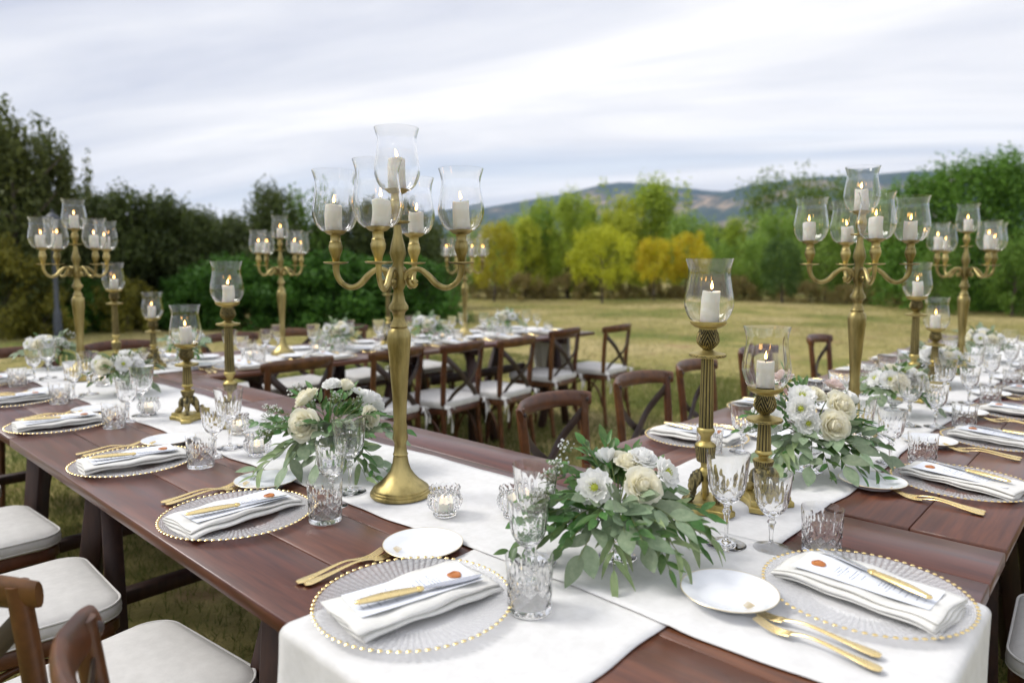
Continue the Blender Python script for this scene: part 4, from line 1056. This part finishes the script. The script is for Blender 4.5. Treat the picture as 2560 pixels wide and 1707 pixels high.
# ------------------------------------------------------------------ fluted candlesticks on three paws
def lathe2(prof, seg, fn, dark):
    V, F = lathe(prof, seg, fn); n = len(prof); mb = MB()
    P = np.asarray(prof, float)
    for q, f in enumerate(F): pass
    mb.add(V, F)
    for q in range(len(F)):
        i, j = divmod(q, n - 1); mb.m[q] = 1 if dark(2 * PI * (i + .5) / seg, (P[j, 1] + P[j + 1, 1]) / 2) else 0
    return mb
def stick_parts(tall):
    cz0, cz1 = (.197, .358) if tall else (.134, .200)
    k = 1.0 if tall else .52
    lo0 = .083 if tall else .072
    lz = lambda q: lo0 + (q - .083) * k
    lower = [(.004, .028), (.008, lz(.075)), (.0135, lz(.083)), (.0160, lz(.090)), (.0150, lz(.097)), (.0092, lz(.104)), (.0105, lz(.114)), (.0185, lz(.118)), (.0235, lz(.154)), (.0228, lz(.158)), (.0110, lz(.166)), (.0112, lz(.176)), (.0200, lz(.188)), (.0200, lz(.193)), (.0170, cz0)]
    lo = mk(*lathe(lower, 36), 'baluster', OBRASS)
    dr = lathe2([(.0192 + .0050 * q, lz(.1185 + .0340 * q)) for q in np.linspace(0, 1, 9)] + [(.0240, lz(.155))], 108, lambda T, Rr, Z, I: Rr * (1 + .012 * np.sin(27 * T)), lambda a, z: math.sin(27 * a) < (-.2 if abs(math.sin(1.5 * a)) > .4 else -.2 + .9 * math.sin(9 * a + z * 900))).mesh('drum_band', COLB, DARKP)
    co = lathe2([(.0170, cz0)] + [(.0170 - .0030 * t, cz0 + (cz1 - cz0) * t) for t in np.linspace(.02, .98, 8)] + [(.0140, cz1)], 144, lambda T, Rr, Z, I: Rr * (1 - .14 * np.abs(np.cos(6 * T)) ** 3), lambda a, z: abs(math.cos(6 * a)) > .86).mesh('fluted_column', COLB, DARKP)
    u = cz1
    pl = mk(*lathe([(.012, u - .001), (.030, u + .001), (.0395, u + .003), (.0405, u + .006), (.0400, u + .010), (.036, u + .0105), (.022, u + .013), (.010, u + .020)], 48), 'drip_plate', OBRASS)
    mb = MB()
    for i in range(30):
        a = 2 * PI * i / 30; pp = [(.0402 * math.cos(a + t * .1), .0402 * math.sin(a + t * .1), u + .0075 - .0022 * math.sin((t + 1) * PI / 2)) for t in np.linspace(-1, 1, 6)]
        mb.add(*tube(pp, .0010, 5))
    be = mb.mesh('scalloped_edge', PATINA)
    kn = lathe2(smoothprof([(.010, u + .019), (.019, u + .028), (.0245, u + .040), (.0225, u + .054), (.0195, u + .064), (.0200, u + .067)], 7), 144, lambda T, Rr, Z, I: Rr * (1 + .07 * np.sin(8 * (np.abs((T * 2.5 / PI) % 1.0 - .5) * 4 + (Z - u) * 60)) * np.clip((Z - u - .022) / .01, 0, 1) * np.clip((u + .066 - Z) / .008, 0, 1)), lambda a, z: math.sin(8 * (abs((a * 2.5 / PI) % 1.0 - .5) * 4 + (z - u) * 60)) < .15).mesh('leafy_knop', COLB, DARKP)
    cp = mk(*lathe([(.0200, u + .066), (.0205, u + .069), (.028, u + .070), (.038, u + .076), (.0410, u + .083), (.0405, u + .0845), (.036, u + .0815), (.0005, u + .0795)], 48), 'cup', OBRASS)
    # three paws
    legs = []
    for i in range(3):
        a = i * 2 * PI / 3; pth = spline([(.008, 0, lo0 + .008), (.020, 0, lo0 - .002), (.029, 0, lo0 - .018), (.033, 0, .042), (.044, 0, .031), (.054, 0, .027)], 6)
        V, F = tube(pth, lerp(len(pth), .009, .0125, .0115, .0075, .0085, .0095, .006), 12, 1.25)
        V = V + .0012 * np.sin(V[:, [2, 0, 1]] * 900)
        legs.append(('paw_leg', mk(xf(V, rz=a), F, 'paw_leg', PATINA)))
    # concave triangular plinth, two steps
    mb = MB()
    def outl(s):
        P_ = []
        for i in range(3):
            a = i * 2 * PI / 3; c1 = np.array([math.cos(a - .22), math.sin(a - .22)]) * .072 * s; c2 = np.array([math.cos(a + .22), math.sin(a + .22)]) * .072 * s
            nx_ = np.array([math.cos(a + 2 * PI / 3 - .22), math.sin(a + 2 * PI / 3 - .22)]) * .072 * s
            P_ += [c1, c2]
            for t in np.linspace(.15, .85, 6):
                q = c2 + (nx_ - c2) * t; mid = -(c2 + nx_) / np.linalg.norm(c2 + nx_); P_.append(q + mid * .012 * s * math.sin(t * PI))
        return np.array(P_)
    lv = [(.96, 0), (1.0, .0015), (1.0, .0115), (.97, .0135), (.90, .0145), (.90, .0235), (.86, .0265)]
    n = len(outl(1)); V = np.concatenate([np.c_[outl(s), np.full(n, z)] for s, z in lv]); F = [q[::-1] for q in gridf(len(lv), n, False, True)]
    F = F + [tuple(range(n))[::-1], tuple(range((len(lv) - 1) * n, len(lv) * n))]
    mb.add(V, F, 0, False); pn = mb.mesh('plinth', OBRASS)
    return [('plinth', pn), ('baluster', lo, [('drum_band', dr)]), ('fluted_column', co), ('drip_plate', pl, [('scalloped_edge', be)]), ('leafy_knop', kn), ('cup', cp)] + legs, u + .0795
STK = {True: stick_parts(True), False: stick_parts(False)}
def candlestick(label, short, x, y, tall, rz, i):
    parts, top = STK[tall]; z = surf(x, y) - .001
    thing('candlestick', label, 'candlestick', 'antique brass candlesticks', (x, y, z), rz, parts)
    lit_glass((x, y, z + top + .0005), f'on the {short}', i, 'on the candlesticks')
for i, (x, y, tall, lab, sh) in enumerate([
    (1.467, .738, True, 'tall fluted brass candlestick on three paws at the near corner, behind the front flowers', 'tall candlestick at the near corner'),
    (1.595, .654, False, 'short fluted brass candlestick beside the tall one at the near corner', 'short candlestick at the near corner'),
    (1.065, 2.60, False, 'short fluted brass candlestick on the left table', 'short candlestick on the left table'),
    (1.120, 2.375, True, 'tall fluted brass candlestick on the left table', 'tall candlestick on the left table'),
    (1.312, 4.10, True, 'tall fluted brass candlestick at the far left corner of the tables', 'tall candlestick at the far left corner'),
    (1.495, 4.08, False, 'short fluted brass candlestick at the far left corner of the tables', 'short candlestick at the far left corner'),
    (3.135, 4.10, True, 'tall fluted brass candlestick on the far table, behind the big candelabrum', 'tall candlestick on the far table'),
    (3.301, .72, True, 'tall fluted brass candlestick on the right table between the two candelabra', 'tall candlestick midway along the right table'),
    (3.685, .72, False, 'short fluted brass candlestick on the right table between the two candelabra', 'short candlestick midway along the right table')]):
    candlestick(lab, sh, x, y, tall, R(25 + 47 * i), i)

# ------------------------------------------------------------------ cut glass votives
def votive():
    o_ = smoothprof([(.0005, .0), (.024, .0), (.027, .003), (.024, .008), (.0345, .018), (.0395, .030), (.0380, .043), (.0325, .052), (.0365, .063)], 6)
    n_o = len(o_)
    i_ = [(.0335, .0635), (.0295, .053), (.033, .042), (.033, .030), (.028, .018), (.0005, .014)]
    def fn(T, Rr, Z, I):
        row = np.floor((Z - .006) / .0085); bm = .0022 * np.clip(np.sin((T * 15 + row * PI)) * np.sin((Z - .006) / .0085 * PI * 1.0) ** 1, -1, 1)
        return np.where(I < n_o, Rr + bm * np.clip((Z - .006) / .004, 0, 1) * np.clip((.060 - Z) / .006, 0, 1), Rr)
    V, F = lathe(np.r_[o_, i_], 96, fn)
    t = np.arctan2(V[:, 1], V[:, 0]); V[:, 2] += np.clip((V[:, 2] - .056) / .007, 0, 1) * .0022 * np.sin(t * 15)
    g_ = mk(V, F, 'cut_glass_bowl', VOTG)
    w_ = mk(*lathe([(.0005, .0145), (.0185, .0145), (.019, .028), (.017, .0285), (.0005, .0275)], 24), 'tealight', WAX)
    f_ = mk(*lathe(smoothprof([(.0004, .029), (.0032, .033), (.0036, .037), (.0015, .045), (.0002, .050)], 3), 10), 'flame', TEAF)
    return [('cut_glass_bowl', g_), ('tealight', w_, [('flame', f_)])]
VOT = votive()
for i, (x, y, lab) in enumerate([
    (1.04, 1.161, 'cut glass votive with a lit tealight right of the big candelabrum\'s foot'),
    (1.145, 1.041, 'cut glass votive partly behind the front goblets'),
    (.999, 1.954, 'cut glass votive left of the middle flowers, nearer of two'),
    (1.089, 2.259, 'cut glass votive behind the nearer one left of the middle flowers'),
    (1.00, 2.80, 'cut glass votive beside the short candlestick on the left table'),
    (1.10, 3.66, 'cut glass votive behind the far flowers of the left table'),
    (2.36, .66, 'cut glass votive by the foot of the nearer right candelabrum'),
    (3.20, .62, 'cut glass votive beyond the second flowers of the right table'),
    (1.36, .80, 'cut glass votive behind the front flowers beside the tall candlestick'),
    (2.05, 4.06, 'cut glass votive on the far table left of its left candelabrum'),
    (2.50, 4.05, 'cut glass votive on the far table right of its left candelabrum'),
    (3.62, 4.05, 'cut glass votive on the far table left of its right candelabrum')]):
    thing('votive_holder', lab, 'votive', 'cut glass votives', (x, y, surf(x, y)), i, VOT)

# ------------------------------------------------------------------ flowers
def petal(mb, az, r0, r1, zb, zt, hw, curl, seed, mi=0, nu=7, nv=7, ruff=.0):
    r = np.random.default_rng(seed); u = np.linspace(-1, 1, nu); v = np.linspace(0, 1, nv); V = []
    ph = r.uniform(0, 6)
    for a in u:
        for b in v:
            wd = hw * (.45 + .55 * math.sin(min(1, b * 1.25) * PI / 2)) * (1 - .25 * max(0, b - .8) * 5 * abs(a) ** 2)
            th = az + a * wd
            rad = r0 + (r1 - r0) * math.sin(b * PI / 2) ** .9 + curl * b ** 4 * (1 - .4 * abs(a)) + .0012 * abs(a) ** 2 * (1 if r1 > .012 else 0) + ruff * b * b * math.sin(a * 7 + ph)
            z = zb + (zt - zb) * b ** 1.15 - abs(a) ** 2.2 * .18 * (zt - zb) * b - abs(curl) * .7 * b ** 5
            V.append((rad * math.cos(th), rad * math.sin(th), z + ruff * .5 * b * math.sin(a * 9 + ph * 2)))
    mb.add(V, gridf(nu, nv), mi)
def rose_mesh(seed, mat):
    mb = MB(); n = 34
    for i in range(n):
        t = i / (n - 1); az = i * 2.39996 + seed
        if t < .45:       # tight spiral heart
            q = t / .45; R1 = .0025 + .0125 * q; petal(mb, az, R1 * .55, R1, -.010, .0215 - .003 * q, 1.35 - .35 * q, -.0006, seed * 50 + i, 0, 8, 7, .0004)
        else:             # opening outer petals, rolled back at the lip
            q = (t - .45) / .55; R1 = .017 + .0175 * q; petal(mb, az, .007 + .005 * q, R1, -.016, .0185 - .0165 * q ** 1.2, .82 - .12 * q, .0045 + .0055 * q, seed * 50 + i, 0, 9, 8, .0012)
    V, F = lathe(smoothprof([(.016, -.010), (.0145, .004), (.0085, .0145), (.004, .0185), (.0005, .0192)], 3), 20, lambda T, Rr, Z, I: Rr * (1 + .12 * np.sin(2 * T + Z * 420))); mb.add(V, F)
    return mb.mesh('rose', mat)
def lisi_mesh(seed, mat):
    mb = MB()
    for k, (n, R1, zt, hw, ru) in enumerate(((6, .036, .006, .66, .0032), (5, .028, .014, .70, .0028), (4, .018, .016, .72, .0015))):
        for i in range(n): petal(mb, i * 2 * PI / n + k * .5 + seed, .003, R1, -.014, zt, hw, .004 if k < 2 else 0, seed * 70 + k * 10 + i, 0, 9, 7, ru)
    V, F = lathe([(.007, -.004), (.0075, .003), (.0055, .0065), (.0005, .008)], 14); mb.add(V, F, 1)
    for i in range(9):
        a = i * .7; mb.add(*tube([(.006 * math.cos(a), .006 * math.sin(a), .0), (.009 * math.cos(a), .009 * math.sin(a), .010)], .0012, 5), 1)
    return mb.mesh('lisianthus', mat, CENT)
def bud_mesh(seed, mat):
    mb = MB()
    for i in range(14):
        t = i / 13; petal(mb, i * 2.4 + seed, .002, .006 + .014 * t, -.018, .016 - .006 * t, 1.0 - .2 * t, .003 * t, seed * 90 + i, 0, 6, 6, .0008)
    return mb.mesh('flower_bud', mat)
FLOW = dict(rc=[rose_mesh(1, PETC), rose_mesh(2, PETC)], rw=[rose_mesh(3, PETW)], rp=[rose_mesh(4, PETP)], l=[lisi_mesh(1, PETW), lisi_mesh(2, PETW)], b=[bud_mesh(1, PETW), bud_mesh(2, PETC)])
FNAME = dict(rc='rose', rw='rose', rp='rose', l='lisianthus', b='flower_bud')
def leaf_mesh(name, L, W, mat, fold=.25, droop=.15, tipq=.6):
    V = []; nu = 9
    for i in range(nu):
        t = i / (nu - 1); wd = W * math.sin(PI * t ** tipq) ** .9 + .0006
        for a in (-1, -.5, 0, .5, 1): V.append((a * wd, L * t, abs(a) * wd * fold - droop * L * t * t + .0006 * math.sin(9 * t + a * 2)))
    return mk(V, gridf(nu, 5), name, mat)
LEAF = dict(e=leaf_mesh('eucalyptus_leaf', .080, .0180, LEUC, .16, .12, .78), E=leaf_mesh('eucalyptus_leaf', .056, .0175, LEUC, .14, .10, .85), o=leaf_mesh('olive_leaf', .060, .0085, LOLI, .30, .16, .8), p=leaf_mesh('pistachio_leaf', .044, .0100, LOLI, .30, .15, .7), s=leaf_mesh('sage_leaf', .090, .0100, LSAG, .3, .22, .75))
LEAF2 = dict(e=leaf_mesh('eucalyptus_leaf', .072, .0195, LEUC, .05, -.06, .85), E=leaf_mesh('eucalyptus_leaf', .050, .0190, LEUC, .22, .22, .9), o=leaf_mesh('olive_leaf', .054, .0095, LOLI, .10, -.08, .75), p=leaf_mesh('pistachio_leaf', .040, .0115, LOLI, .15, .32, .75), s=leaf_mesh('sage_leaf', .082, .0090, LSAG, .45, .42, .7))
LNAME = dict(e='eucalyptus_leaf', E='eucalyptus_leaf', o='olive_leaf', p='pistachio_leaf', s='sage_leaf')
VASE = mk(*lathe(list(smoothprof([(.0005, 0), (.037, 0), (.036, .003), (.018, .009), (.0065, .022), (.0075, .034), (.012, .040), (.034, .056), (.046, .080), (.048, .105)], 4)) + [(.0462, .1055), (.044, .080), (.032, .059), (.0005, .052)], 56), 'footed_bowl', GLASS)
WAXF = None
def wax_cluster():
    mb = MB(); r = np.random.default_rng(9)
    for i in range(20):
        d = r.normal(size=3); d /= np.linalg.norm(d); d[2] = abs(d[2]); p = d * r.uniform(.012, .030)
        mb.add(*tube([(0, 0, -.01), p * .6, p], .0006, 4), 1)
        V, F = lathe([(.0003, -.0025), (.0026, -.001), (.0034, .001), (.0015, .0012), (.0003, .0018)], 8); mb.add(V * r.uniform(.7, 1.2) + p, F, 0)
    return mb.mesh('waxflower', PETW, STEMM)
WAXF = wax_cluster()
def orient(p, d, nrm):
    d = Vector(d).normalized(); x = d.cross(Vector(nrm))
    if x.length < 1e-4: x = d.cross(Vector((1, .3, .2)))
    x.normalize(); z = x.cross(d)
    M = Matrix((x, d, z)).transposed().to_4x4(); M.translation = Vector(p)
    return M
def face(p, d, spin, s):
    q = Vector(d).to_track_quat('Z', 'Y').to_matrix() @ Matrix.Rotation(spin, 3, 'Z')
    M = (q * s).to_4x4(); M.translation = Vector(p); return M
def sprigs(r, specs):
    """leaf placements and stems: specs (kind, azimuth deg [0 = right, 270 = towards the viewer], elevation deg, length, leaves)"""
    leaves = []; stems = MB()
    for kind, az, el, L, n in specs:
        a, e_ = R(az), R(el); d = Vector((math.cos(a) * math.cos(e_), math.sin(a) * math.cos(e_), math.sin(e_)))
        p0 = Vector((0, 0, .115)) + Vector((d.x, d.y, 0)) * .02; pts = []
        L = L * .86; sag = .42 * L * (1 if kind in 'seo' else .5) * math.cos(e_)
        side = d.cross(Vector((0, 0, 1))).normalized() * r.uniform(-.15, .15) * L
        for k in range(9):
            t = k / 8; q = p0 + d * L * t + Vector((0, 0, -sag * t * t)) + side * t * t
            q.z = max(q.z, .006); pts.append(tuple(q))
        stems.add(*tube(pts, lerp(9, .0014, .0007), 5))
        P = np.array(pts)
        for k in range(n):
            t = .22 + .78 * (k + .5) / n; i = min(int(t * 8), 7); f = t * 8 - i; q = Vector(P[i] * (1 - f) + P[i + 1] * f); tg = Vector(P[i + 1] - P[i]).normalized()
            s_ = 1 if k % 2 else -1; sd_ = tg.cross(Vector((0, 0, 1)))
            if sd_.length < .05: sd_ = Vector((1, 0, 0))
            sd_.normalize(); sd_ = Matrix.Rotation(r.uniform(-.7, .7), 3, tg) @ sd_
            sp = r.uniform(.6, 1.05) if kind in 'eE' else r.uniform(.4, .8)
            ld = (tg * (1 - .25 * sp) + sd_ * s_ * sp + Vector((0, 0, r.uniform(-.35, .45)))).normalized()
            if k == n - 1: ld = tg
            nm = Vector((0, 0, 1)) + Vector((r.uniform(-.6, .6), r.uniform(-.9, .1), 0)) + d * .3
            if q.z < .03 and ld.z < 0: ld.z = 0.02
            leaves.append((kind, orient(q, ld, nm), r.uniform(.75, 1.2) * (1 - .25 * t)))
    return leaves, stems
def bloom_list(r, n):
    out_ = []
    for i in range(n):
        az = r.uniform(0, 2 * PI); rad = r.uniform(.02, .10); out_.append((['rc', 'l', 'rw', 'b', 'rc', 'l', 'b'][i % 7], rad * math.cos(az), rad * math.sin(az), .165 + .05 * r.random() - rad * .25, r.uniform(.85, 1.1)))
    return out_
def auto_specs(r, n, reach=1.0):
    sp = []
    for i in range(n):
        k = ['e', 'o', 'p', 's', 'E', 'o'][i % 6]; az = i * 137.5 + r.uniform(-20, 20); el = r.choice([-5, 8, 15, 30, 45, 65]) + r.uniform(-8, 8)
        L = r.uniform(.13, .23) * reach * (1.0 if el < 40 else .75); sp.append((k, az, el, L, int(L * 45) if k != 'E' else int(L * 38)))
    return sp
def arrangement(label, x, y, blooms, specs, seed, near, nwax=6, sc=1.0):
    r = random.Random(seed)
    e = tag(obj('flower_arrangement', None, None, (x, y, surf(x, y)), (0, 0, R(-YAW)), sc), label, 'flowers', 'white flower centrepieces')
    obj('footed_bowl', VASE, e)
    lv, st = sprigs(r, specs)
    for b in blooms:
        k, bx, by, bz, s = b[:5]; d = Vector((bx * 1.2, by * 1.2, (bz - .09) * 1.0)); 
        if len(b) > 5: d = Vector(b[5])
        o = obj(FNAME[k], FLOW[k][r.randrange(len(FLOW[k]))], e); o.matrix_local = face((bx, by, bz), d, r.uniform(0, 6), s)
        p = Vector((bx, by, bz)); st.add(*tube([(0, 0, .09), tuple(p * .55 + Vector((0, 0, .045))), tuple(p - d.normalized() * .012)], .0017, 6))
    sto = obj('stems', st.mesh('stems', STEMM), e)
    if near:
        for k, M, s in lv:
            o = obj(LNAME[k], (LEAF if r.random() < .55 else LEAF2)[k], e); o.matrix_local = M @ Matrix.Scale(s, 4)
    else:
        mats = [LEUC, LOLI, LSAG]; mb = MB()
        for k, M, s in lv:
            me = LEAF[k]; V = np.array([v.co[:] for v in me.vertices]) * s; A = np.array(M)
            mb.add(V @ A[:3, :3].T + A[:3, 3], [tuple(p.vertices) for p in me.polygons], dict(e=0, E=0, o=1, p=1, s=2)[k])
        tag(obj('foliage', mb.mesh('foliage', *mats), e), kind='stuff')
    for i in range(nwax):
        az = r.uniform(0, 2 * PI); rad = r.uniform(.07, .13); p = Vector((rad * math.cos(az), rad * math.sin(az), r.uniform(.12, .20)))
        if near and i >= 5: p = Vector((r.uniform(-.12, .12), r.uniform(.06, .12), r.uniform(.15, .21)))
        if near and i < 5: p = Vector((-.135 + r.uniform(-.025, .015), -.02 + r.uniform(-.04, .04), .115 + i * .016))
        o = obj('waxflower', WAXF, e); o.matrix_local = face(p, p - Vector((0, 0, .08)), r.uniform(0, 6), r.uniform(.8, 1.2))
    return e
ra = random.Random(77)
# local axes: x = picture right, y = away from the viewer
A1 = [('l', -.055, -.050, .164, .95, (-.35, -.8, .35)), ('rc', .045, -.040, .165, 1.0, (.15, -.8, .55)), ('rw', .058, .03, .205, .80, (.2, -.3, .9)), ('rc', .026, .03, .195, .8, (0, -.2, 1)), ('l', .100, -.005, .180, .85, (.6, -.5, .5)), ('b', -.02, .06, .20, 1.0), ('l', -.085, -.03, .095, .8, (-.5, -.8, .0)), ('b', .01, .07, .19, 1.0)]
S1 = [('e', 262, 14, .15, 6), ('e', 285, 2, .17, 6), ('e', 320, 22, .17, 6), ('E', 300, 40, .10, 4), ('s', 310, 0, .22, 9), ('p', 330, 5, .25, 11), ('s', 350, 2, .25, 9), ('o', 300, -4, .23, 10), ('p', 280, 4, .20, 9), ('o', 5, 14, .22, 10), ('e', 20, 25, .18, 7), ('o', 345, -8, .22, 10), ('p', 185, -12, .27, 12), ('p', 200, -16, .25, 11), ('p', 170, 10, .22, 10), ('p', 150, 30, .20, 10), ('o', 215, 10, .19, 9), ('p', 120, 55, .19, 9), ('o', 95, 62, .20, 9), ('o', 60, 58, .18, 9), ('p', 105, 40, .17, 9), ('e', 235, -4, .17, 6), ('s', 255, -12, .20, 8), ('E', 220, 30, .12, 5), ('o', 30, 5, .2, 9), ('p', 75, 15, .2, 9), ('p', 140, 8, .2, 9), ('E', 270, 30, .11, 5), ('p', 195, 4, .24, 12), ('p', 178, -4, .22, 11), ('p', 210, 22, .20, 10), ('o', 165, 22, .21, 10), ('p', 135, 20, .20, 10), ('p', 160, 42, .18, 9), ('o', 110, 48, .20, 9), ('o', 240, 24, .14, 7), ('p', 225, -6, .20, 9), ('p', 80, 50, .18, 9), ('o', 50, 40, .18, 9)]
S1 = [(k, a, e, L * (.80 if 245 < a < 361 and e < 15 else .95), n) for k, a, e, L, n in S1]
arrangement('big white and cream flower centrepiece at the near corner, frontmost, with trailing eucalyptus', 1.105, .735, A1, S1, 1, True, 9, .93)
A2 = [('l', -.050, -.060, .185, .95, (-.35, -.9, .3)), ('l', -.035, -.030, .215, .95, (-.1, -.6, .7)), ('l', -.035, -.075, .150, .85, (-.2, -.9, .1)), ('l', -.125, -.045, .150, .95, (-.6, -.7, .2)), ('rc', .070, -.040, .190, 1.12, (.25, -.8, .5)), ('rc', .035, -.080, .145, 1.12, (.05, -.95, .25)), ('rc', .010, .0, .215, .85, (0, -.5, .9)), ('rp', -.055, .055, .255, .85, (-.2, 0, 1)), ('rp', .085, .04, .235, .8, (.3, 0, 1)), ('l', .112, -.06, .075, .95, (.5, -.8, -.1)), ('b', .12, .01, .20, 1)]
S2 = [('e', 255, -6, .16, 6), ('e', 230, -2, .19, 7), ('e', 285, -4, .16, 6), ('e', 330, 18, .17, 6), ('e', 345, 2, .23, 7), ('o', 350, 20, .22, 10), ('o', 320, -8, .21, 9), ('o', 300, -10, .18, 8), ('o', 270, -14, .17, 8), ('s', 215, -6, .22, 9), ('p', 190, 12, .22, 10), ('p', 175, 25, .20, 9), ('E', 200, -4, .20, 6), ('o', 95, 68, .22, 10), ('o', 70, 60, .20, 9), ('o', 120, 58, .18, 8), ('p', 30, 30, .2, 9), ('p', 10, 15, .2, 9), ('o', 60, 20, .2, 9), ('p', 140, 20, .2, 9), ('e', 310, 8, .16, 6), ('E', 240, 12, .12, 5), ('o', 340, 35, .18, 9), ('p', 325, 4, .20, 9), ('o', 15, 40, .18, 8), ('p', 205, 22, .18, 9), ('o', 225, -10, .2, 8), ('o', 110, 40, .2, 9), ('p', 165, 40, .17, 8)]
arrangement('white, cream and blush flower centrepiece behind the short candlestick on the right table', 1.958, .677, A2, S2, 2, True, 7)
A3 = [('rc', -.048, -.075, .145, 1.15, (-.25, -.95, .2)), ('rc', -.060, .0, .205, 1.0, (-.7, .1, .7)), ('rw', .010, .02, .240, .72, (0, -.3, 1)), ('b', .05, .02, .238, 1.0), ('l', .085, .03, .215, .65, (.3, .1, 1)), ('b', .11, .03, .20, 1.1), ('rc', .125, -.01, .150, .9, (.8, -.3, .2)), ('l', .12, .07, .18, .9, (.6, .6, .4))]
S3 = [('e', 240, -4, .17, 6), ('e', 265, -10, .14, 5), ('s', 215, -6, .22, 8), ('e', 205, -8, .21, 6), ('o', 300, 6, .16, 8), ('E', 275, 20, .12, 5), ('o', 90, 55, .16, 8), ('o', 40, 45, .18, 9), ('e', 350, 18, .22, 7), ('p', 5, 10, .24, 11), ('o', 330, -10, .21, 9), ('s', 320, -12, .20, 8), ('e', 345, -16, .20, 6), ('p', 165, 25, .21, 10), ('p', 178, 14, .26, 11), ('p', 150, 45, .18, 9), ('E', 250, 32, .11, 5), ('o', 120, 60, .18, 8), ('o', 70, 30, .18, 9), ('p', 200, 8, .19, 9), ('E', 310, 25, .12, 5), ('o', 275, 45, .12, 7), ('p', 290, 30, .15, 8), ('o', 20, 30, .20, 9), ('o', 0, 40, .18, 9), ('p', 60, 55, .17, 8), ('p', 320, 15, .18, 9), ('o', 310, 40, .14, 8), ('p', 220, 20, .18, 9), ('o', 190, 30, .18, 8)]
arrangement('white and cream rose centrepiece left of the big candelabrum', 1.056, 1.661, A3, S3, 3, True, 9)
for i, (x, y, lab) in enumerate([
    (1.093, 3.36, 'white flower centrepiece farther along the left table, left of the short candlestick'),
    (1.10, 4.50, 'white flower centrepiece at the far end of the left table, leftmost in the picture'),
    (2.93, .70, 'white and cream flower centrepiece behind the nearer right candelabrum'),
    (3.80, .74, 'white flower centrepiece behind the short candlestick of the right table'),
    (4.92, .72, 'farthest white flower centrepiece on the right table'),
    (1.70, 4.10, 'white flower centrepiece at the left of the far table'),
    (2.714, 4.10, 'white flower centrepiece on the far table right of its left candelabrum'),
    (3.50, 4.10, 'white flower centrepiece on the far table right of the big candelabrum'),
    (4.40, 4.10, 'white flower centrepiece at the right end of the far table')]):
    r2 = random.Random(40 + i)
    bl = bloom_list(r2, 11)
    bl += [('rc', -.04 + .08 * r2.random(), -.10, .15, 1.1, (0, -1, .35)), ('l', .06, -.09, .16, 1.0, (.4, -.9, .3)), ('l', -.07, -.085, .165, 1.0, (-.4, -.9, .4))]
    arrangement(lab, x, y, bl, auto_specs(r2, 26, .92), 60 + i, False, 7, .9)

# ------------------------------------------------------------------ air
def haze_box():
    hx = 9700
    V, F = cbox(-hx, hx, -hx, hx, -40, 930, 1)
    m, t, o = newmat('haze_air')
    p = nd(t, 'ShaderNodeVolumePrincipled'); p.inputs['Color'].default_value = (.36, .50, .80, 1); p.inputs['Density'].default_value = HAZE; p.inputs['Anisotropy'].default_value = 0.0
    t.links.new(p.outputs[0], o.inputs['Volume'])
    tag(obj('haze', mk(V, F, 'haze', m, False)), 'thin bluish haze over the meadow and mountains', 'haze', None, 'stuff')
HAZE = 8.5e-5
haze_box()
